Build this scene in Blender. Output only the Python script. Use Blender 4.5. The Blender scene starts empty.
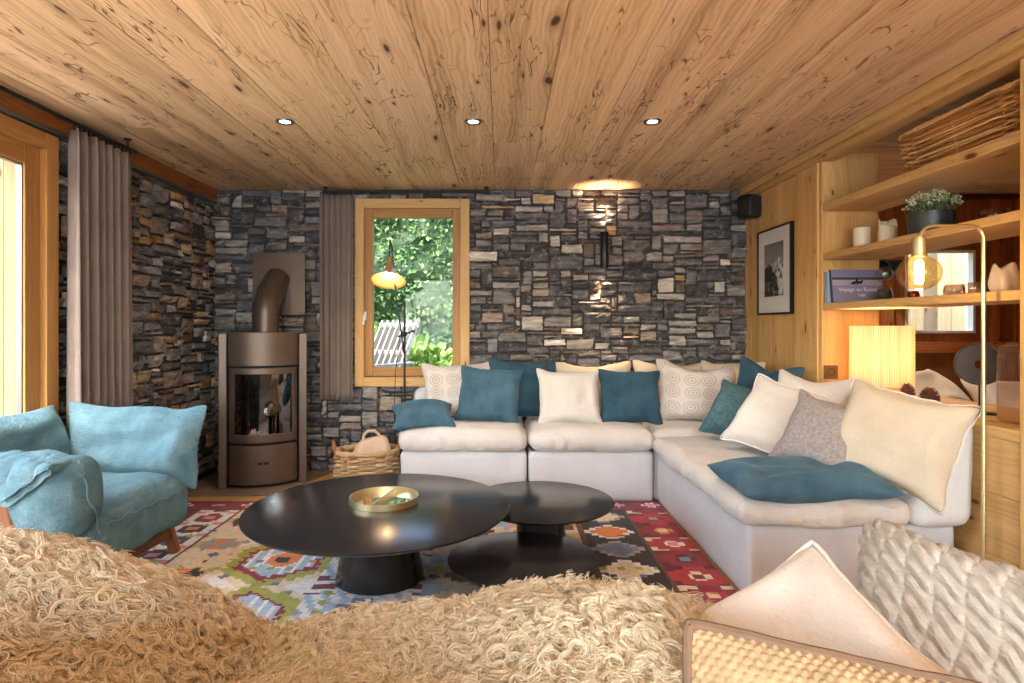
import bpy, math, random
import numpy as np
from mathutils import Vector, Matrix, Euler

C = bpy.context.scene.collection
SC = bpy.context.scene
PI = math.pi
R = math.radians
rnd = random.Random(11)
NR = np.random.default_rng(11)

# ------------------------------------------------------------------ camera
FOC = 600.0                       # focal length in pixels of the 1024 px frame
CAMZ = 1.19
cam_d = bpy.data.cameras.new('camera')
cam = bpy.data.objects.new('camera', cam_d)
C.objects.link(cam)
cam.location = (0, 0, CAMZ)
cam.rotation_euler = (R(90), 0, 0)
cam_d.sensor_width = 36
cam_d.lens = FOC / 1024 * 36
cam_d.shift_x = 11 / 1024
cam_d.shift_y = -15.5 / 1024
cam_d.clip_start = 0.05
SC.camera = cam

# ------------------------------------------------------------------ world, sun, exposure
SC.view_settings.view_transform = 'Standard'
SC.view_settings.look = 'None'
SC.view_settings.gamma = 1
SC.view_settings.use_curve_mapping = False
SC.view_settings.exposure = 0.76
SC.cycles.use_denoising = True
SC.cycles.max_bounces = 8
SC.cycles.diffuse_bounces = 5
SC.cycles.transparent_max_bounces = 12
SC.cycles.sample_clamp_indirect = 6
SC.cycles.caustics_reflective = False
SC.cycles.caustics_refractive = False

world = bpy.data.worlds.new('sky')
SC.world = world
world.use_nodes = True
wn = world.node_tree
sky = wn.nodes.new('ShaderNodeTexSky')
sky.sky_type = 'NISHITA'
sky.sun_disc = False
sky.sun_elevation = R(48)
sky.sun_rotation = R(200)
sky.air_density = 1.2
sky.dust_density = 3.0
wn.links.new(sky.outputs[0], wn.nodes['Background'].inputs[0])
wn.nodes['Background'].inputs[1].default_value = 1.2

sun_d = bpy.data.lights.new('sun', 'SUN')
sun_d.energy = 4.2
sun_d.angle = R(3)
sun_d.color = (1, .95, .86)
sun = bpy.data.objects.new('sun', sun_d)
C.objects.link(sun)
sun.rotation_euler = (R(38), 0, R(-15))


def area(name, loc, rot, sx, sy, watts, col=(1, 1, 1)):
    d = bpy.data.lights.new(name, 'AREA')
    d.shape = 'RECTANGLE'
    d.size, d.size_y = sx, sy
    d.energy = watts
    d.color = col
    o = bpy.data.objects.new(name, d)
    C.objects.link(o)
    o.location = loc
    o.rotation_euler = rot
    return o


# sky portal at the patio door, plus an added fill light behind the camera
area('sky_portal_patio_door', (-2.44, 1.80, 1.08), (0, R(-90), 0), 2.1, 2.4, 1).data.cycles.is_portal = True
area('fill_light_behind_camera', (-0.1, -2.72, 1.25), (R(90), 0, 0), 4.0, 2.0, 150, (.62, .80, 1))

# ------------------------------------------------------------------ helpers


def S(r, g, b):
    f = lambda c: (c / 255 / 12.92) if c / 255 <= .04045 else ((c / 255 + .055) / 1.055) ** 2.4
    return (f(r), f(g), f(b), 1)


def PY(px, py, y):
    return Vector(((px - 501) / FOC * y, y, CAMZ - (py - 326) / FOC * y))


def PXP(px, py, x):
    return PY(px, py, x * FOC / (px - 501))


def hash3(ix, iy, iz, seed):
    n = (ix * 374761393 + iy * 668265263 + iz * 2147483647 + seed * 1274126177) & 0xffffffff
    n = ((n ^ (n >> 13)) * 1274126177) & 0xffffffff
    return ((n ^ (n >> 16)) & 0xffff) / 65535.0


def vnoise(P, scale=1.0, seed=0):
    """value noise in -1..1 for an (n,3) array"""
    Q = np.asarray(P, float) * scale + 1000
    I = np.floor(Q).astype(np.int64)
    F = Q - I
    F = F * F * (3 - 2 * F)
    out = 0
    for dx in (0, 1):
        for dy in (0, 1):
            for dz in (0, 1):
                w = (F[:, 0] if dx else 1 - F[:, 0]) * (F[:, 1] if dy else 1 - F[:, 1]) * (F[:, 2] if dz else 1 - F[:, 2])
                out = out + w * hash3(I[:, 0] + dx, I[:, 1] + dy, I[:, 2] + dz, seed)
    return out * 2 - 1


def link(o, parent=None):
    C.objects.link(o)
    if parent is not None:
        o.parent = parent
    return o


def tag(o, label=None, cat=None, group=None, kind=None):
    if label:
        o['label'] = label
    if cat:
        o['category'] = cat
    if group:
        o['group'] = group
    if kind:
        o['kind'] = kind
    return o


def thing(name, label, cat, loc=(0, 0, 0), rz=0, group=None):
    o = bpy.data.objects.new(name, None)
    o.empty_display_size = .1
    link(o)
    o.location = loc
    o.rotation_euler = (0, 0, rz)
    return tag(o, label, cat, group)


def dup(root, loc, rz=None, label=None):
    r = root.copy()
    C.objects.link(r)
    r.location = loc
    if rz is not None:
        r.rotation_euler = (0, 0, rz)
    if label:
        r['label'] = label
    for ch in list(root.children):
        c = ch.copy()
        C.objects.link(c)
        c.parent = r
        for g in list(ch.children):
            d = g.copy()
            C.objects.link(d)
            d.parent = c
    return r


def mesh_obj(name, V, F, mat=None, parent=None, smooth=False, fcol=None, vcol=None, uv=None, loc=None):
    me = bpy.data.meshes.new(name)
    V = np.asarray(V, float)
    me.from_pydata(V.tolist(), [], F if isinstance(F, list) else F.tolist())
    if smooth is not False:
        if smooth is True:
            me.polygons.foreach_set('use_smooth', np.ones(len(me.polygons), bool))
        else:
            me.polygons.foreach_set('use_smooth', np.asarray(smooth, bool))
    nl = len(me.loops)
    if fcol is not None:
        a = me.color_attributes.new('col', 'FLOAT_COLOR', 'CORNER')
        cnt = np.empty(len(me.polygons), np.int32)
        me.polygons.foreach_get('loop_total', cnt)
        fc = np.asarray(fcol, float)
        if fc.shape[1] == 3:
            fc = np.hstack([fc, np.ones((len(fc), 1))])
        a.data.foreach_set('color', np.repeat(fc, cnt, axis=0).ravel())
    if vcol is not None:
        a = me.color_attributes.new('col', 'FLOAT_COLOR', 'POINT')
        fc = np.asarray(vcol, float)
        if fc.shape[1] == 3:
            fc = np.hstack([fc, np.ones((len(fc), 1))])
        a.data.foreach_set('color', fc.ravel())
    if uv is not None:
        u = me.uv_layers.new(name='UVMap')
        uvv = np.asarray(uv, float)
        if len(uvv) == len(V) and len(uvv) != nl:
            li = np.empty(nl, np.int32)
            me.loops.foreach_get('vertex_index', li)
            uvv = uvv[li]
        u.data.foreach_set('uv', uvv.ravel())
    if mat is not None:
        me.materials.append(mat)
    me.validate()
    me.update()
    o = bpy.data.objects.new(name, me)
    link(o, parent)
    if loc is not None:
        o.location = loc
    return o


class MB:
    """collects shapes into one mesh; every box carries uv in metres with u along its longest side"""

    def __init__(s):
        s.v, s.f, s.uv, s.sm, s.c = [], [], [], [], []

    def add(s, V, F, smooth=False, UV=None, col=None):
        b = len(s.v)
        s.v += [tuple(p) for p in V]
        ou, ov = rnd.uniform(0, 40), rnd.uniform(0, 40)
        for k, f in enumerate(F):
            s.f.append([b + i for i in f])
            s.sm.append(smooth)
            s.c.append(col or (1, 1, 1))
            if UV is None:
                P = [V[i] for i in f]
                s.uv += [(p[0] + p[1] * .37 + ou, p[2] + p[1] + ov) for p in P]
            else:
                s.uv += UV[k]
        return s

    def box(s, x0, x1, y0, y1, z0, z1, M=None, grain=None, col=None):
        P = [(x, y, z) for z in (z0, z1) for y in (y0, y1) for x in (x0, x1)]
        F = [[0, 2, 3, 1], [4, 5, 7, 6], [0, 1, 5, 4], [2, 6, 7, 3], [0, 4, 6, 2], [1, 3, 7, 5]]
        d = [x1 - x0, y1 - y0, z1 - z0]
        g = int(np.argmax(d)) if grain is None else grain
        o1, o2 = rnd.uniform(0, 40), rnd.uniform(0, 40)
        oth = [i for i in range(3) if i != g]
        UV = []
        for f in F:
            pts = [P[i] for i in f]
            ext = [max(p[k] for p in pts) - min(p[k] for p in pts) for k in range(3)]
            if ext[g] < 1e-9:
                UV.append([(p[oth[0]] * .3 + o1, p[oth[1]] + o2) for p in pts])
            else:
                a = oth[0] if ext[oth[0]] > 1e-9 else oth[1]
                UV.append([(p[g] + o1, p[a] + o2 + (3.1 if a == oth[1] else 0)) for p in pts])
        if M is not None:
            P = [tuple(M @ Vector(p)) for p in P]
        return s.add(P, F, False, UV, col)

    def bar(s, a, b, w, h, up=(0, 0, 1), col=None):
        """rectangular bar from a to b"""
        a, b = Vector(a), Vector(b)
        d = b - a
        L = d.length
        x = d.normalized()
        y = Vector(up).cross(x)
        if y.length < 1e-5:
            y = Vector((0, 1, 0)).cross(x)
        y.normalize()
        z = x.cross(y)
        M = Matrix(((x.x, y.x, z.x, a.x), (x.y, y.y, z.y, a.y), (x.z, y.z, z.z, a.z), (0, 0, 0, 1)))
        return s.box(0, L, -w / 2, w / 2, -h / 2, h / 2, M, 0, col)

    def tube(s, path, r, n=10, caps=True, closed=False, col=None):
        P = [Vector(p) for p in path]
        m = len(P)
        rr = r if hasattr(r, '__len__') else [r] * m
        V, F = [], []
        prev = None
        for i, p in enumerate(P):
            if closed:
                t = P[(i + 1) % m] - P[i - 1]
            else:
                t = P[min(i + 1, m - 1)] - P[max(i - 1, 0)]
            if t.length < 1e-9:
                t = Vector((0, 0, 1))
            t.normalize()
            if prev is None:
                u = t.cross(Vector((0, 0, 1)))
                if u.length < 1e-3:
                    u = t.cross(Vector((0, 1, 0)))
            else:
                u = prev - t * prev.dot(t)
                if u.length < 1e-6:
                    u = t.cross(Vector((0, 1, 0)))
            u.normalize()
            prev = u
            w = t.cross(u)
            for k in range(n):
                a = 2 * PI * k / n
                V.append(p + (u * math.cos(a) + w * math.sin(a)) * rr[i])
        for i in range(m if closed else m - 1):
            j = (i + 1) % m
            for k in range(n):
                l = (k + 1) % n
                F.append([i * n + k, i * n + l, j * n + l, j * n + k])
        s.add(V, F, True, None, col)
        if caps and not closed:
            b = len(s.v) - m * n
            for f in ([b + k for k in range(n)][::-1], [b + (m - 1) * n + k for k in range(n)]):
                s.f.append(f)
                s.sm.append(False)
                s.c.append(col or (1, 1, 1))
                s.uv += [(0, 0)] * n
        return s

    def lathe(s, prof, n=32, c=(0, 0, 0), M=None, col=None, smooth=True):
        """prof: list of (r, z)"""
        V, F = [], []
        for r, z in prof:
            for k in range(n):
                a = 2 * PI * k / n
                p = Vector((c[0] + r * math.cos(a), c[1] + r * math.sin(a), c[2] + z))
                V.append(tuple(M @ p) if M is not None else tuple(p))
        for i in range(len(prof) - 1):
            for k in range(n):
                l = (k + 1) % n
                F.append([i * n + k, i * n + l, (i + 1) * n + l, (i + 1) * n + k])
        return s.add(V, F, smooth, None, col)

    def prism(s, pts, z0, z1, M=None, col=None, smooth=False):
        n = len(pts)
        V = [(p[0], p[1], z0) for p in pts] + [(p[0], p[1], z1) for p in pts]
        if M is not None:
            V = [tuple(M @ Vector(p)) for p in V]
        F = [list(range(n))[::-1], list(range(n, 2 * n))]
        F += [[i, (i + 1) % n, n + (i + 1) % n, n + i] for i in range(n)]
        return s.add(V, F, smooth, None, col)

    def build(s, name, mat, parent=None, bevel=0, seg=2, loc=None, smooth_all=False):
        o = mesh_obj(name, s.v, s.f, mat, parent, True if smooth_all else s.sm, fcol=s.c, uv=s.uv, loc=loc)
        o.data.set_sharp_from_angle(angle=R(38))
        if bevel:
            m = o.modifiers.new('bevel', 'BEVEL')
            m.width = bevel
            m.segments = seg
            m.limit_method = 'ANGLE'
            m.angle_limit = R(40)
        return o


def grid_faces(nu, nv, off=0, wrap=False, flip=False):
    F = []
    for i in range(nu - 1):
        for j in range(nv if wrap else nv - 1):
            k = (j + 1) % nv
            q = [off + i * nv + j, off + (i + 1) * nv + j, off + (i + 1) * nv + k, off + i * nv + k]
            F.append(q[::-1] if flip else q)
    return F


def soft_box(c, s, r, n=(24, 24, 8), crown=0, noise=0, nscale=6, seed=0, shear=(0, 0), fold=0):
    """rounded, slightly lumpy block; returns (V, F)"""
    nx, ny, nz = n
    pts, F = [], []

    def face(ax, sg, na, nb):
        a, b = [i for i in range(3) if i != ax]
        base = len(pts)
        for i in range(na + 1):
            for j in range(nb + 1):
                p = [0, 0, 0]
                p[ax] = sg
                p[a] = -1 + 2 * i / na
                p[b] = -1 + 2 * j / nb
                pts.append(tuple(p))
        for i in range(na):
            for j in range(nb):
                q = [base + i * (nb + 1) + j, base + (i + 1) * (nb + 1) + j, base + (i + 1) * (nb + 1) + j + 1, base + i * (nb + 1) + j + 1]
                flip = (sg > 0) == (ax == 1)
                F.append(q[::-1] if flip else q)
    for sg in (-1, 1):
        face(0, sg, ny, nz)
        face(1, sg, nx, nz)
        face(2, sg, nx, ny)
    A = np.array(pts)
    key = np.round(A, 5)
    U, inv = np.unique(key, axis=0, return_inverse=True)
    inv = inv.ravel()
    F = [[int(inv[i]) for i in f] for f in F]
    h = np.array(s) / 2
    rr = min(r, h.min() * .999)
    Q = U * h
    # concentrate samples near the edges
    inner = h - rr
    q = np.clip(Q, -inner, inner)
    d = Q - q
    L = np.linalg.norm(d, axis=1)
    L[L == 0] = 1
    # points on the flat faces keep distance rr from the inner box
    mx = np.max(np.abs(d), axis=1)
    N = d / L[:, None]
    V = q + N * np.where(mx > 0, rr, 0)[:, None]
    if crown:
        top = U[:, 2] > 0
        w = (1 - U[:, 0] ** 4) * (1 - U[:, 1] ** 4)
        V[:, 2] += np.where(top, crown * w * U[:, 2], 0)
    W = V + np.array(c)
    if noise:
        W = W + N * (noise * vnoise(W, nscale, seed) + noise * .5 * vnoise(W, nscale * 2.3, seed + 1))[:, None]
    if fold:
        side = np.abs(N[:, 2]) < .6
        f = vnoise(W * np.array([1, 1, .25]), 22, seed + 5)
        W = W + N * (np.where(side, fold * f, 0))[:, None]
    t = (W[:, 2] - (c[2] - h[2]))
    W[:, 0] += shear[0] * t
    W[:, 1] += shear[1] * t
    return W, F


# ------------------------------------------------------------------ materials
MATS = {}


class NT:
    def __init__(s, name):
        s.m = bpy.data.materials.new(name)
        s.m.use_nodes = True
        s.t = s.m.node_tree
        s.b = s.t.nodes['Principled BSDF']
        s.out = s.t.nodes['Material Output']

    def n(s, typ, **kw):
        k = s.t.nodes.new('ShaderNode' + typ)
        for a, v in kw.items():
            setattr(k, a, v)
        return k

    def l(s, a, b):
        s.t.links.new(a, b)

    def set(s, node, **kw):
        for k, v in kw.items():
            node.inputs[k.replace('_', ' ')].default_value = v
        return node

    def math(s, op, a, b=None, c=None):
        k = s.n('Math', operation=op)
        for i, v in enumerate((a, b, c)):
            if v is None:
                continue
            if isinstance(v, (int, float)):
                k.inputs[i].default_value = v
            else:
                s.l(v, k.inputs[i])
        return k.outputs[0]

    def mix(s, fac, a, b, mode='MIX'):
        k = s.n('Mix', data_type='RGBA', blend_type=mode)
        for i, v in ((0, fac), (6, a), (7, b)):
            if isinstance(v, (int, float)):
                k.inputs[i].default_value = v
            elif isinstance(v, tuple):
                k.inputs[i].default_value = v
            else:
                s.l(v, k.inputs[i])
        return k.outputs[2]

    def ramp(s, fac, stops, interp='LINEAR'):
        k = s.n('ValToRGB')
        k.color_ramp.interpolation = interp
        e = k.color_ramp.elements
        while len(e) < len(stops):
            e.new(.5)
        for q, (p, c) in zip(e, stops):
            q.position = p
            q.color = c if isinstance(c, tuple) else (c, c, c, 1)
        s.l(fac, k.inputs[0])
        return k.outputs[0]

    def noise(s, vec, scale, detail=3, rough=.55, dist=0):
        k = s.n('TexNoise')
        k.inputs['Scale'].default_value = scale
        k.inputs['Detail'].default_value = detail
        k.inputs['Roughness'].default_value = rough
        k.inputs['Distortion'].default_value = dist
        if vec is not None:
            s.l(vec, k.inputs['Vector'])
        return k.outputs[0]

    def mapping(s, vec, scale=(1, 1, 1), loc=(0, 0, 0), rot=(0, 0, 0)):
        k = s.n('Mapping')
        k.inputs['Scale'].default_value = scale
        k.inputs['Location'].default_value = loc
        k.inputs['Rotation'].default_value = rot
        s.l(vec, k.inputs['Vector'])
        return k.outputs[0]

    def bump(s, h, strength=.3, dist=.01):
        k = s.n('Bump')
        k.inputs['Strength'].default_value = strength
        k.inputs['Distance'].default_value = dist
        s.l(h, k.inputs['Height'])
        s.l(k.outputs[0], s.b.inputs['Normal'])
        return k.outputs[0]

    def color(s, c):
        if isinstance(c, tuple):
            s.b.inputs['Base Color'].default_value = c
        else:
            s.l(c, s.b.inputs['Base Color'])

    def obj(s):
        return s.n('TexCoord').outputs['Object']

    def uv(s):
        return s.n('TexCoord').outputs['UV']


def wood(name, dark, mid, light, rough=.55, knots=.5, cracks=0, axe=0, tone=1.0, bump=.25, knotcol=S(92, 52, 24), kscale=1.0):
    t = NT(name)
    uv = t.uv()
    att = t.n('Attribute', attribute_name='col').outputs['Color']
    w1 = t.noise(t.mapping(uv, (1.1, 3.5, 1)), 1.0, 3)
    off = t.math('MULTIPLY', t.math('SUBTRACT', w1, .5), .16)
    sep = t.n('SeparateXYZ')
    t.l(uv, sep.inputs[0])
    cmb = t.n('CombineXYZ')
    t.l(sep.outputs[0], cmb.inputs[0])
    t.l(t.math('ADD', sep.outputs[1], off), cmb.inputs[1])
    vec = cmb.outputs[0]
    broad = t.noise(t.mapping(vec, (.35, 9, 1)), 1, 3)
    fine = t.noise(t.mapping(vec, (1.6, 75, 1)), 1, 3, .6)
    ring = t.n('TexWave', wave_type='BANDS', bands_direction='Y', wave_profile='SIN')
    t.l(t.mapping(vec, (.35, 1, 1)), ring.inputs['Vector'])
    t.set(ring, Scale=13.0, Distortion=5.0, Detail=2.0)
    ring.inputs['Detail Scale'].default_value = 1.2
    g = t.math('ADD', t.math('MULTIPLY', broad, .62), t.math('ADD', t.math('MULTIPLY', fine, .3), t.math('MULTIPLY', ring.outputs[1], .07)))
    col = t.ramp(g, [(.28, dark), (.5, mid), (.72, light)])
    if knots:
        vo = t.n('TexVoronoi', voronoi_dimensions='2D')
        t.l(t.mapping(vec, (2.3 * kscale, 7.5 * kscale, 1)), vo.inputs['Vector'])
        vo.inputs['Scale'].default_value = 1
        sepc = t.n('SeparateColor')
        t.l(vo.outputs['Color'], sepc.inputs[0])
        has = t.math('LESS_THAN', sepc.outputs[0], knots)
        size = t.math('ADD', t.math('MULTIPLY', sepc.outputs[1], .07), .035)
        rel = t.math('DIVIDE', vo.outputs['Distance'], size)
        halo = t.math('MULTIPLY', has, t.ramp(rel, [(.55, 1.0), (1.0, .0)]))
        rel2 = t.math('DIVIDE', rel, 2.4)
        halo2 = t.math('MULTIPLY', has, t.ramp(rel2, [(.3, .55), (1.0, .0)]))
        col = t.mix(halo2, col, dark)
        col = t.mix(halo, col, knotcol)
    h = t.math('MULTIPLY', fine, .4)
    if cracks:
        cn = t.noise(t.mapping(vec, (2.2, 26, 1)), 1, 2)
        line = t.ramp(t.math('ABSOLUTE', t.math('SUBTRACT', cn, .5)), [(.004, 1.0), (.016, 0.0)])
        mask = t.ramp(t.noise(t.mapping(uv, (1.5, 5, 1)), 1, 2), [(.52, 0.0), (.6, 1.0)])
        cr = t.math('MULTIPLY', t.math('MULTIPLY', line, mask), cracks)
        col = t.mix(cr, col, S(70, 42, 22))
        h = t.math('SUBTRACT', h, t.math('MULTIPLY', cr, .8))
    if axe:
        an = t.noise(t.mapping(uv, (5.5, 13, 1), rot=(0, 0, .35)), 1, 1, .5, .7)
        line = t.ramp(t.math('ABSOLUTE', t.math('SUBTRACT', an, .5)), [(.005, 1.0), (.026, 0.0)])
        mask = t.ramp(t.noise(t.mapping(uv, (5, 9, 1), loc=(7, 3, 0)), 1, 1), [(.52, 0.0), (.58, 1.0)])
        m2 = t.ramp(t.noise(t.mapping(uv, (.5, 1.9, 1), loc=(17, 3, 0)), 1, 1), [(.43, 0.0), (.56, 1.0)])
        ax = t.math('MULTIPLY', t.math('MULTIPLY', line, t.math('MULTIPLY', mask, m2)), axe)
        col = t.mix(ax, col, S(84, 50, 26))
        h = t.math('SUBTRACT', h, ax)
    col = t.mix(1.0, col, att, 'MULTIPLY')
    if tone != 1:
        col = t.mix(1.0, col, (tone, tone, tone, 1), 'MULTIPLY')
    t.color(col)
    t.b.inputs['Roughness'].default_value = rough
    t.b.inputs['Specular IOR Level'].default_value = .3
    t.bump(h, bump, .006)
    return t.m


def fabric(name, c, c2=None, weave=900, sheen=.25, rough=.9, bump=.25, mott=5, vel=False, blotch=.5, crinkle=0):
    t = NT(name)
    ob = t.obj()
    c2 = c2 or tuple(x * .82 for x in c[:3]) + (1,)
    big = t.noise(ob, mott, 4, .6)
    col = t.ramp(big, [(.5 - blotch / 2, c2), (.5 + blotch / 2, c)])
    if vel:
        h = t.noise(ob, 260, 2)
    else:
        na = t.noise(t.mapping(ob, (weave, weave * .08, weave * .08)), 1, 1)
        nb = t.noise(t.mapping(ob, (weave * .08, weave * .08, weave)), 1, 1)
        h = t.math('ADD', na, nb)
        col = t.mix(.22, col, t.ramp(h, [(.7, tuple(x * .7 for x in c[:3]) + (1,)), (1.25, tuple(min(1, x * 1.18) for x in c[:3]) + (1,))]))
    t.color(col)
    t.b.inputs['Roughness'].default_value = rough
    t.b.inputs['Specular IOR Level'].default_value = .15
    t.b.inputs['Sheen Weight'].default_value = sheen
    t.b.inputs['Sheen Roughness'].default_value = .4
    t.b.inputs['Sheen Tint'].default_value = tuple(min(1, x * 1.6 + .1) for x in c[:3]) + (1,)
    if crinkle:
        ck = t.noise(t.mapping(ob, (16, 16, 34)), 1, 4, .62, 1.2)
        rg = t.math('ABSOLUTE', t.math('SUBTRACT', ck, .5))
        h = t.math('ADD', t.math('MULTIPLY', h, .25), t.math('MULTIPLY', rg, crinkle * 6))
        t.bump(h, .55, .008)
    else:
        t.bump(h, bump, .002)
    return t.m


def plain(name, c, rough=.5, metal=0, nz=0, nscale=20, bump=0, spec=.5, coat=0):
    t = NT(name)
    if nz:
        n = t.noise(t.obj(), nscale, 4)
        t.color(t.ramp(n, [(.3, tuple(x * (1 - nz) for x in c[:3]) + (1,)), (.7, tuple(min(1, x * (1 + nz)) for x in c[:3]) + (1,))]))
        if bump:
            t.bump(n, bump, .004)
    else:
        n = t.noise(t.obj(), 60, 2)
        t.color(t.ramp(n, [(.0, tuple(x * .96 for x in c[:3]) + (1,)), (1., c)]))
    t.b.inputs['Roughness'].default_value = rough
    t.b.inputs['Metallic'].default_value = metal
    t.b.inputs['Specular IOR Level'].default_value = spec
    t.b.inputs['Coat Weight'].default_value = coat
    return t.m


def attr_mat(name, rough=.8, bump=.2, nscale=40, spec=.25, var=.25, sheen=0):
    t = NT(name)
    a = t.n('Attribute', attribute_name='col').outputs['Color']
    n = t.noise(t.obj(), nscale, 3)
    col = t.mix(1.0, a, t.ramp(n, [(.25, 1 - var), (.75, 1.0)]), 'MULTIPLY')
    t.color(col)
    t.b.inputs['Roughness'].default_value = rough
    t.b.inputs['Specular IOR Level'].default_value = spec
    t.b.inputs['Sheen Weight'].default_value = sheen
    if bump:
        t.bump(n, bump, .003)
    return t.m


def emit(name, c, s):
    t = NT(name)
    t.b.inputs['Base Color'].default_value = c
    t.b.inputs['Emission Color'].default_value = c
    t.b.inputs['Emission Strength'].default_value = s
    return t.m


def thin_glass(name, tint=(1, 1, 1, 1), refl=1.0, rough=0.0, body=0, bodycol=(1, 1, 1, 1)):
    t = NT(name)
    t.t.nodes.remove(t.b)
    tr = t.n('BsdfTransparent')
    tr.inputs[0].default_value = tint
    gl = t.n('BsdfGlossy')
    gl.inputs['Roughness'].default_value = rough
    lw = t.n('LayerWeight')
    lw.inputs[0].default_value = .5
    fz = t.math('ADD', t.math('MULTIPLY', t.math('POWER', lw.outputs['Facing'], 3.5), .55), .045)
    mx = t.n('MixShader')
    t.l(t.math('MINIMUM', t.math('MULTIPLY', fz, refl), 1.0), mx.inputs[0])
    last = tr.outputs[0]
    if body:
        df = t.n('BsdfDiffuse')
        df.inputs[0].default_value = bodycol
        m2 = t.n('MixShader')
        m2.inputs[0].default_value = body
        t.l(last, m2.inputs[1])
        t.l(df.outputs[0], m2.inputs[2])
        last = m2.outputs[0]
    t.l(last, mx.inputs[1])
    t.l(gl.outputs[0], mx.inputs[2])
    t.l(mx.outputs[0], t.out.inputs[0])
    return t.m


def stone_mat():
    t = NT('dry_stone')
    a = t.n('Attribute', attribute_name='col').outputs['Color']
    ob = t.obj()
    sepn = t.mapping(ob, (7, 7, 38))
    streak = t.noise(sepn, 1, 5, .62, .6)
    blot = t.noise(ob, 17, 5, .65)
    col = t.mix(1.0, a, t.ramp(streak, [(.28, .42), (.5, .95), (.72, 1.6)]), 'MULTIPLY')
    lich = t.ramp(blot, [(.54, 0.0), (.68, .55)])
    col = t.mix(lich, col, S(176, 166, 156))
    rust = t.ramp(t.noise(ob, 6.5, 4, .6), [(.58, 0.0), (.75, .45)])
    col = t.mix(rust, col, S(128, 92, 60))
    t.color(col)
    t.b.inputs['Roughness'].default_value = .72
    t.b.inputs['Specular IOR Level'].default_value = .35
    h = t.math('ADD', streak, t.math('MULTIPLY', t.noise(ob, 70, 4, .7), .6))
    t.bump(h, .75, .012)
    return t.m


M_CEIL = wood('old_ceiling_boards', S(150, 114, 82), S(214, 180, 142), S(238, 210, 176), .6, .22, .9, .9, knotcol=S(84, 52, 32), kscale=.75)
M_PINE = wood('pale_pine_boards', S(176, 132, 78), S(204, 162, 104), S(220, 182, 126), .5, .5, .3, 0, knotcol=S(110, 62, 28))
M_OAK = wood('honey_window_timber', S(142, 98, 50), S(170, 122, 68), S(192, 146, 90), .42, .12, 0, 0)
M_BEAM = wood('brown_old_beam', S(98, 54, 22), S(140, 84, 38), S(168, 106, 54), .5, .5, .6, 0)
M_DARKPINE = wood('reddish_dark_pine', S(122, 68, 34), S(158, 96, 52), S(184, 122, 70), .5, .3, .2, 0)
M_FLOOR = wood('oak_floor', S(164, 122, 72), S(194, 150, 96), S(210, 170, 118), .4, .2, .1, 0)
M_WALNUT = wood('chair_walnut', S(86, 50, 30), S(118, 72, 44), S(140, 90, 58), .4, .0, 0, 0)
M_CLAD = wood('weathered_cladding', S(150, 128, 96), S(178, 156, 122), S(196, 178, 148), .7, .25, .3, 0)
M_STONE = stone_mat()
M_HEARTH = plain('hearth_slab', S(122, 104, 90), .5, 0, .18, 4, .1)
M_BLACKTABLE = plain('black_powder_coat', S(44, 42, 44), .2, .2, .12, 9)
M_BLACK = plain('black_metal', S(26, 25, 26), .4, .3)
M_STOVE = plain('brown_grey_steel', S(104, 88, 78), .42, .55, .07, 6)
M_STOVEDARK = plain('stove_dark_gap', S(20, 17, 15), .7)
M_BRASS = plain('brushed_brass', S(206, 188, 146), .42, 1.0, .08, 80)
M_STEEL = plain('grey_steel', S(120, 118, 116), .35, .8)
M_MIRROR = plain('mirror', (.85, .86, .86, 1), .03, 1.0)
M_LINEN = fabric('oatmeal_linen_slipcover', S(205, 203, 203), S(189, 187, 188), 700, .1, mott=3)
M_SEAT = fabric('washed_linen_seat', S(212, 204, 197), S(192, 182, 174), 700, .1, mott=4, crinkle=.15)  # warm light from the ceiling on the seat tops is put into this colour
M_TEAL = fabric('teal_velvet', S(78, 106, 121), S(54, 82, 98), sheen=.45, vel=True, mott=7, blotch=.35)
M_TEALD = fabric('deep_teal_velvet', S(60, 88, 104), S(42, 68, 84), sheen=.35, vel=True, mott=7, blotch=.35)
M_TEALK = fabric('teal_nubby_wool', S(84, 112, 118), S(54, 82, 92), 420, .2, bump=.6, mott=60, blotch=.3)
M_CREAM = fabric('cream_linen', S(216, 208, 200), S(202, 192, 182), 800, .1, crinkle=.12)
M_SAND = fabric('sand_linen', S(206, 192, 172), S(188, 172, 150), 800, .1, crinkle=.12)
M_GREYWOOL = fabric('grey_wool', S(158, 148, 146), S(126, 116, 114), 380, .2, bump=.7, mott=70, blotch=.3)
M_BLUELINEN = fabric('washed_blue_linen', S(106, 136, 146), S(68, 102, 115), 420, .12, mott=9, bump=.4, blotch=.34, crinkle=.8)
M_CABLE = fabric('pale_grey_knit', S(182, 174, 164), S(150, 142, 132), 500, .2, bump=.7, mott=40)
M_CURTAIN = fabric('taupe_curtain', S(134, 120, 112), S(116, 102, 96), 600, .2, mott=6)
M_BROWNPIPE = fabric('brown_piping', S(120, 96, 78), None, 700, .1)
M_FURHIDE = fabric('fleece_hide', S(190, 170, 140), None, 500, .2)
M_WICKER = attr_mat('wicker', .55, .3, 60)
M_ATTR = attr_mat('woven_kilim', .95, .5, 300, .1, .22, .2)
M_ATTRS = attr_mat('coloured_surface', .7, .1, 60)
M_PAPER = attr_mat('printed_paper', .6, 0, 30, .3, .03)
M_LEAF = attr_mat('leaves', .55, .1, 30, .35, .2)
M_GLASS = thin_glass('window_glass', (.96, .98, .97, 1), .2)
M_JAR = thin_glass('clear_glass', (.9, .9, .88, 1), 1.3, .02)
M_AMBER = thin_glass('amber_bulb_glass', (1, .84, .52, 1), 1.2, .02)
M_SMOKE = thin_glass('rose_smoked_glass', (.92, .82, .74, 1), 1.4, .05, .12, S(190, 150, 124))
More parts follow.
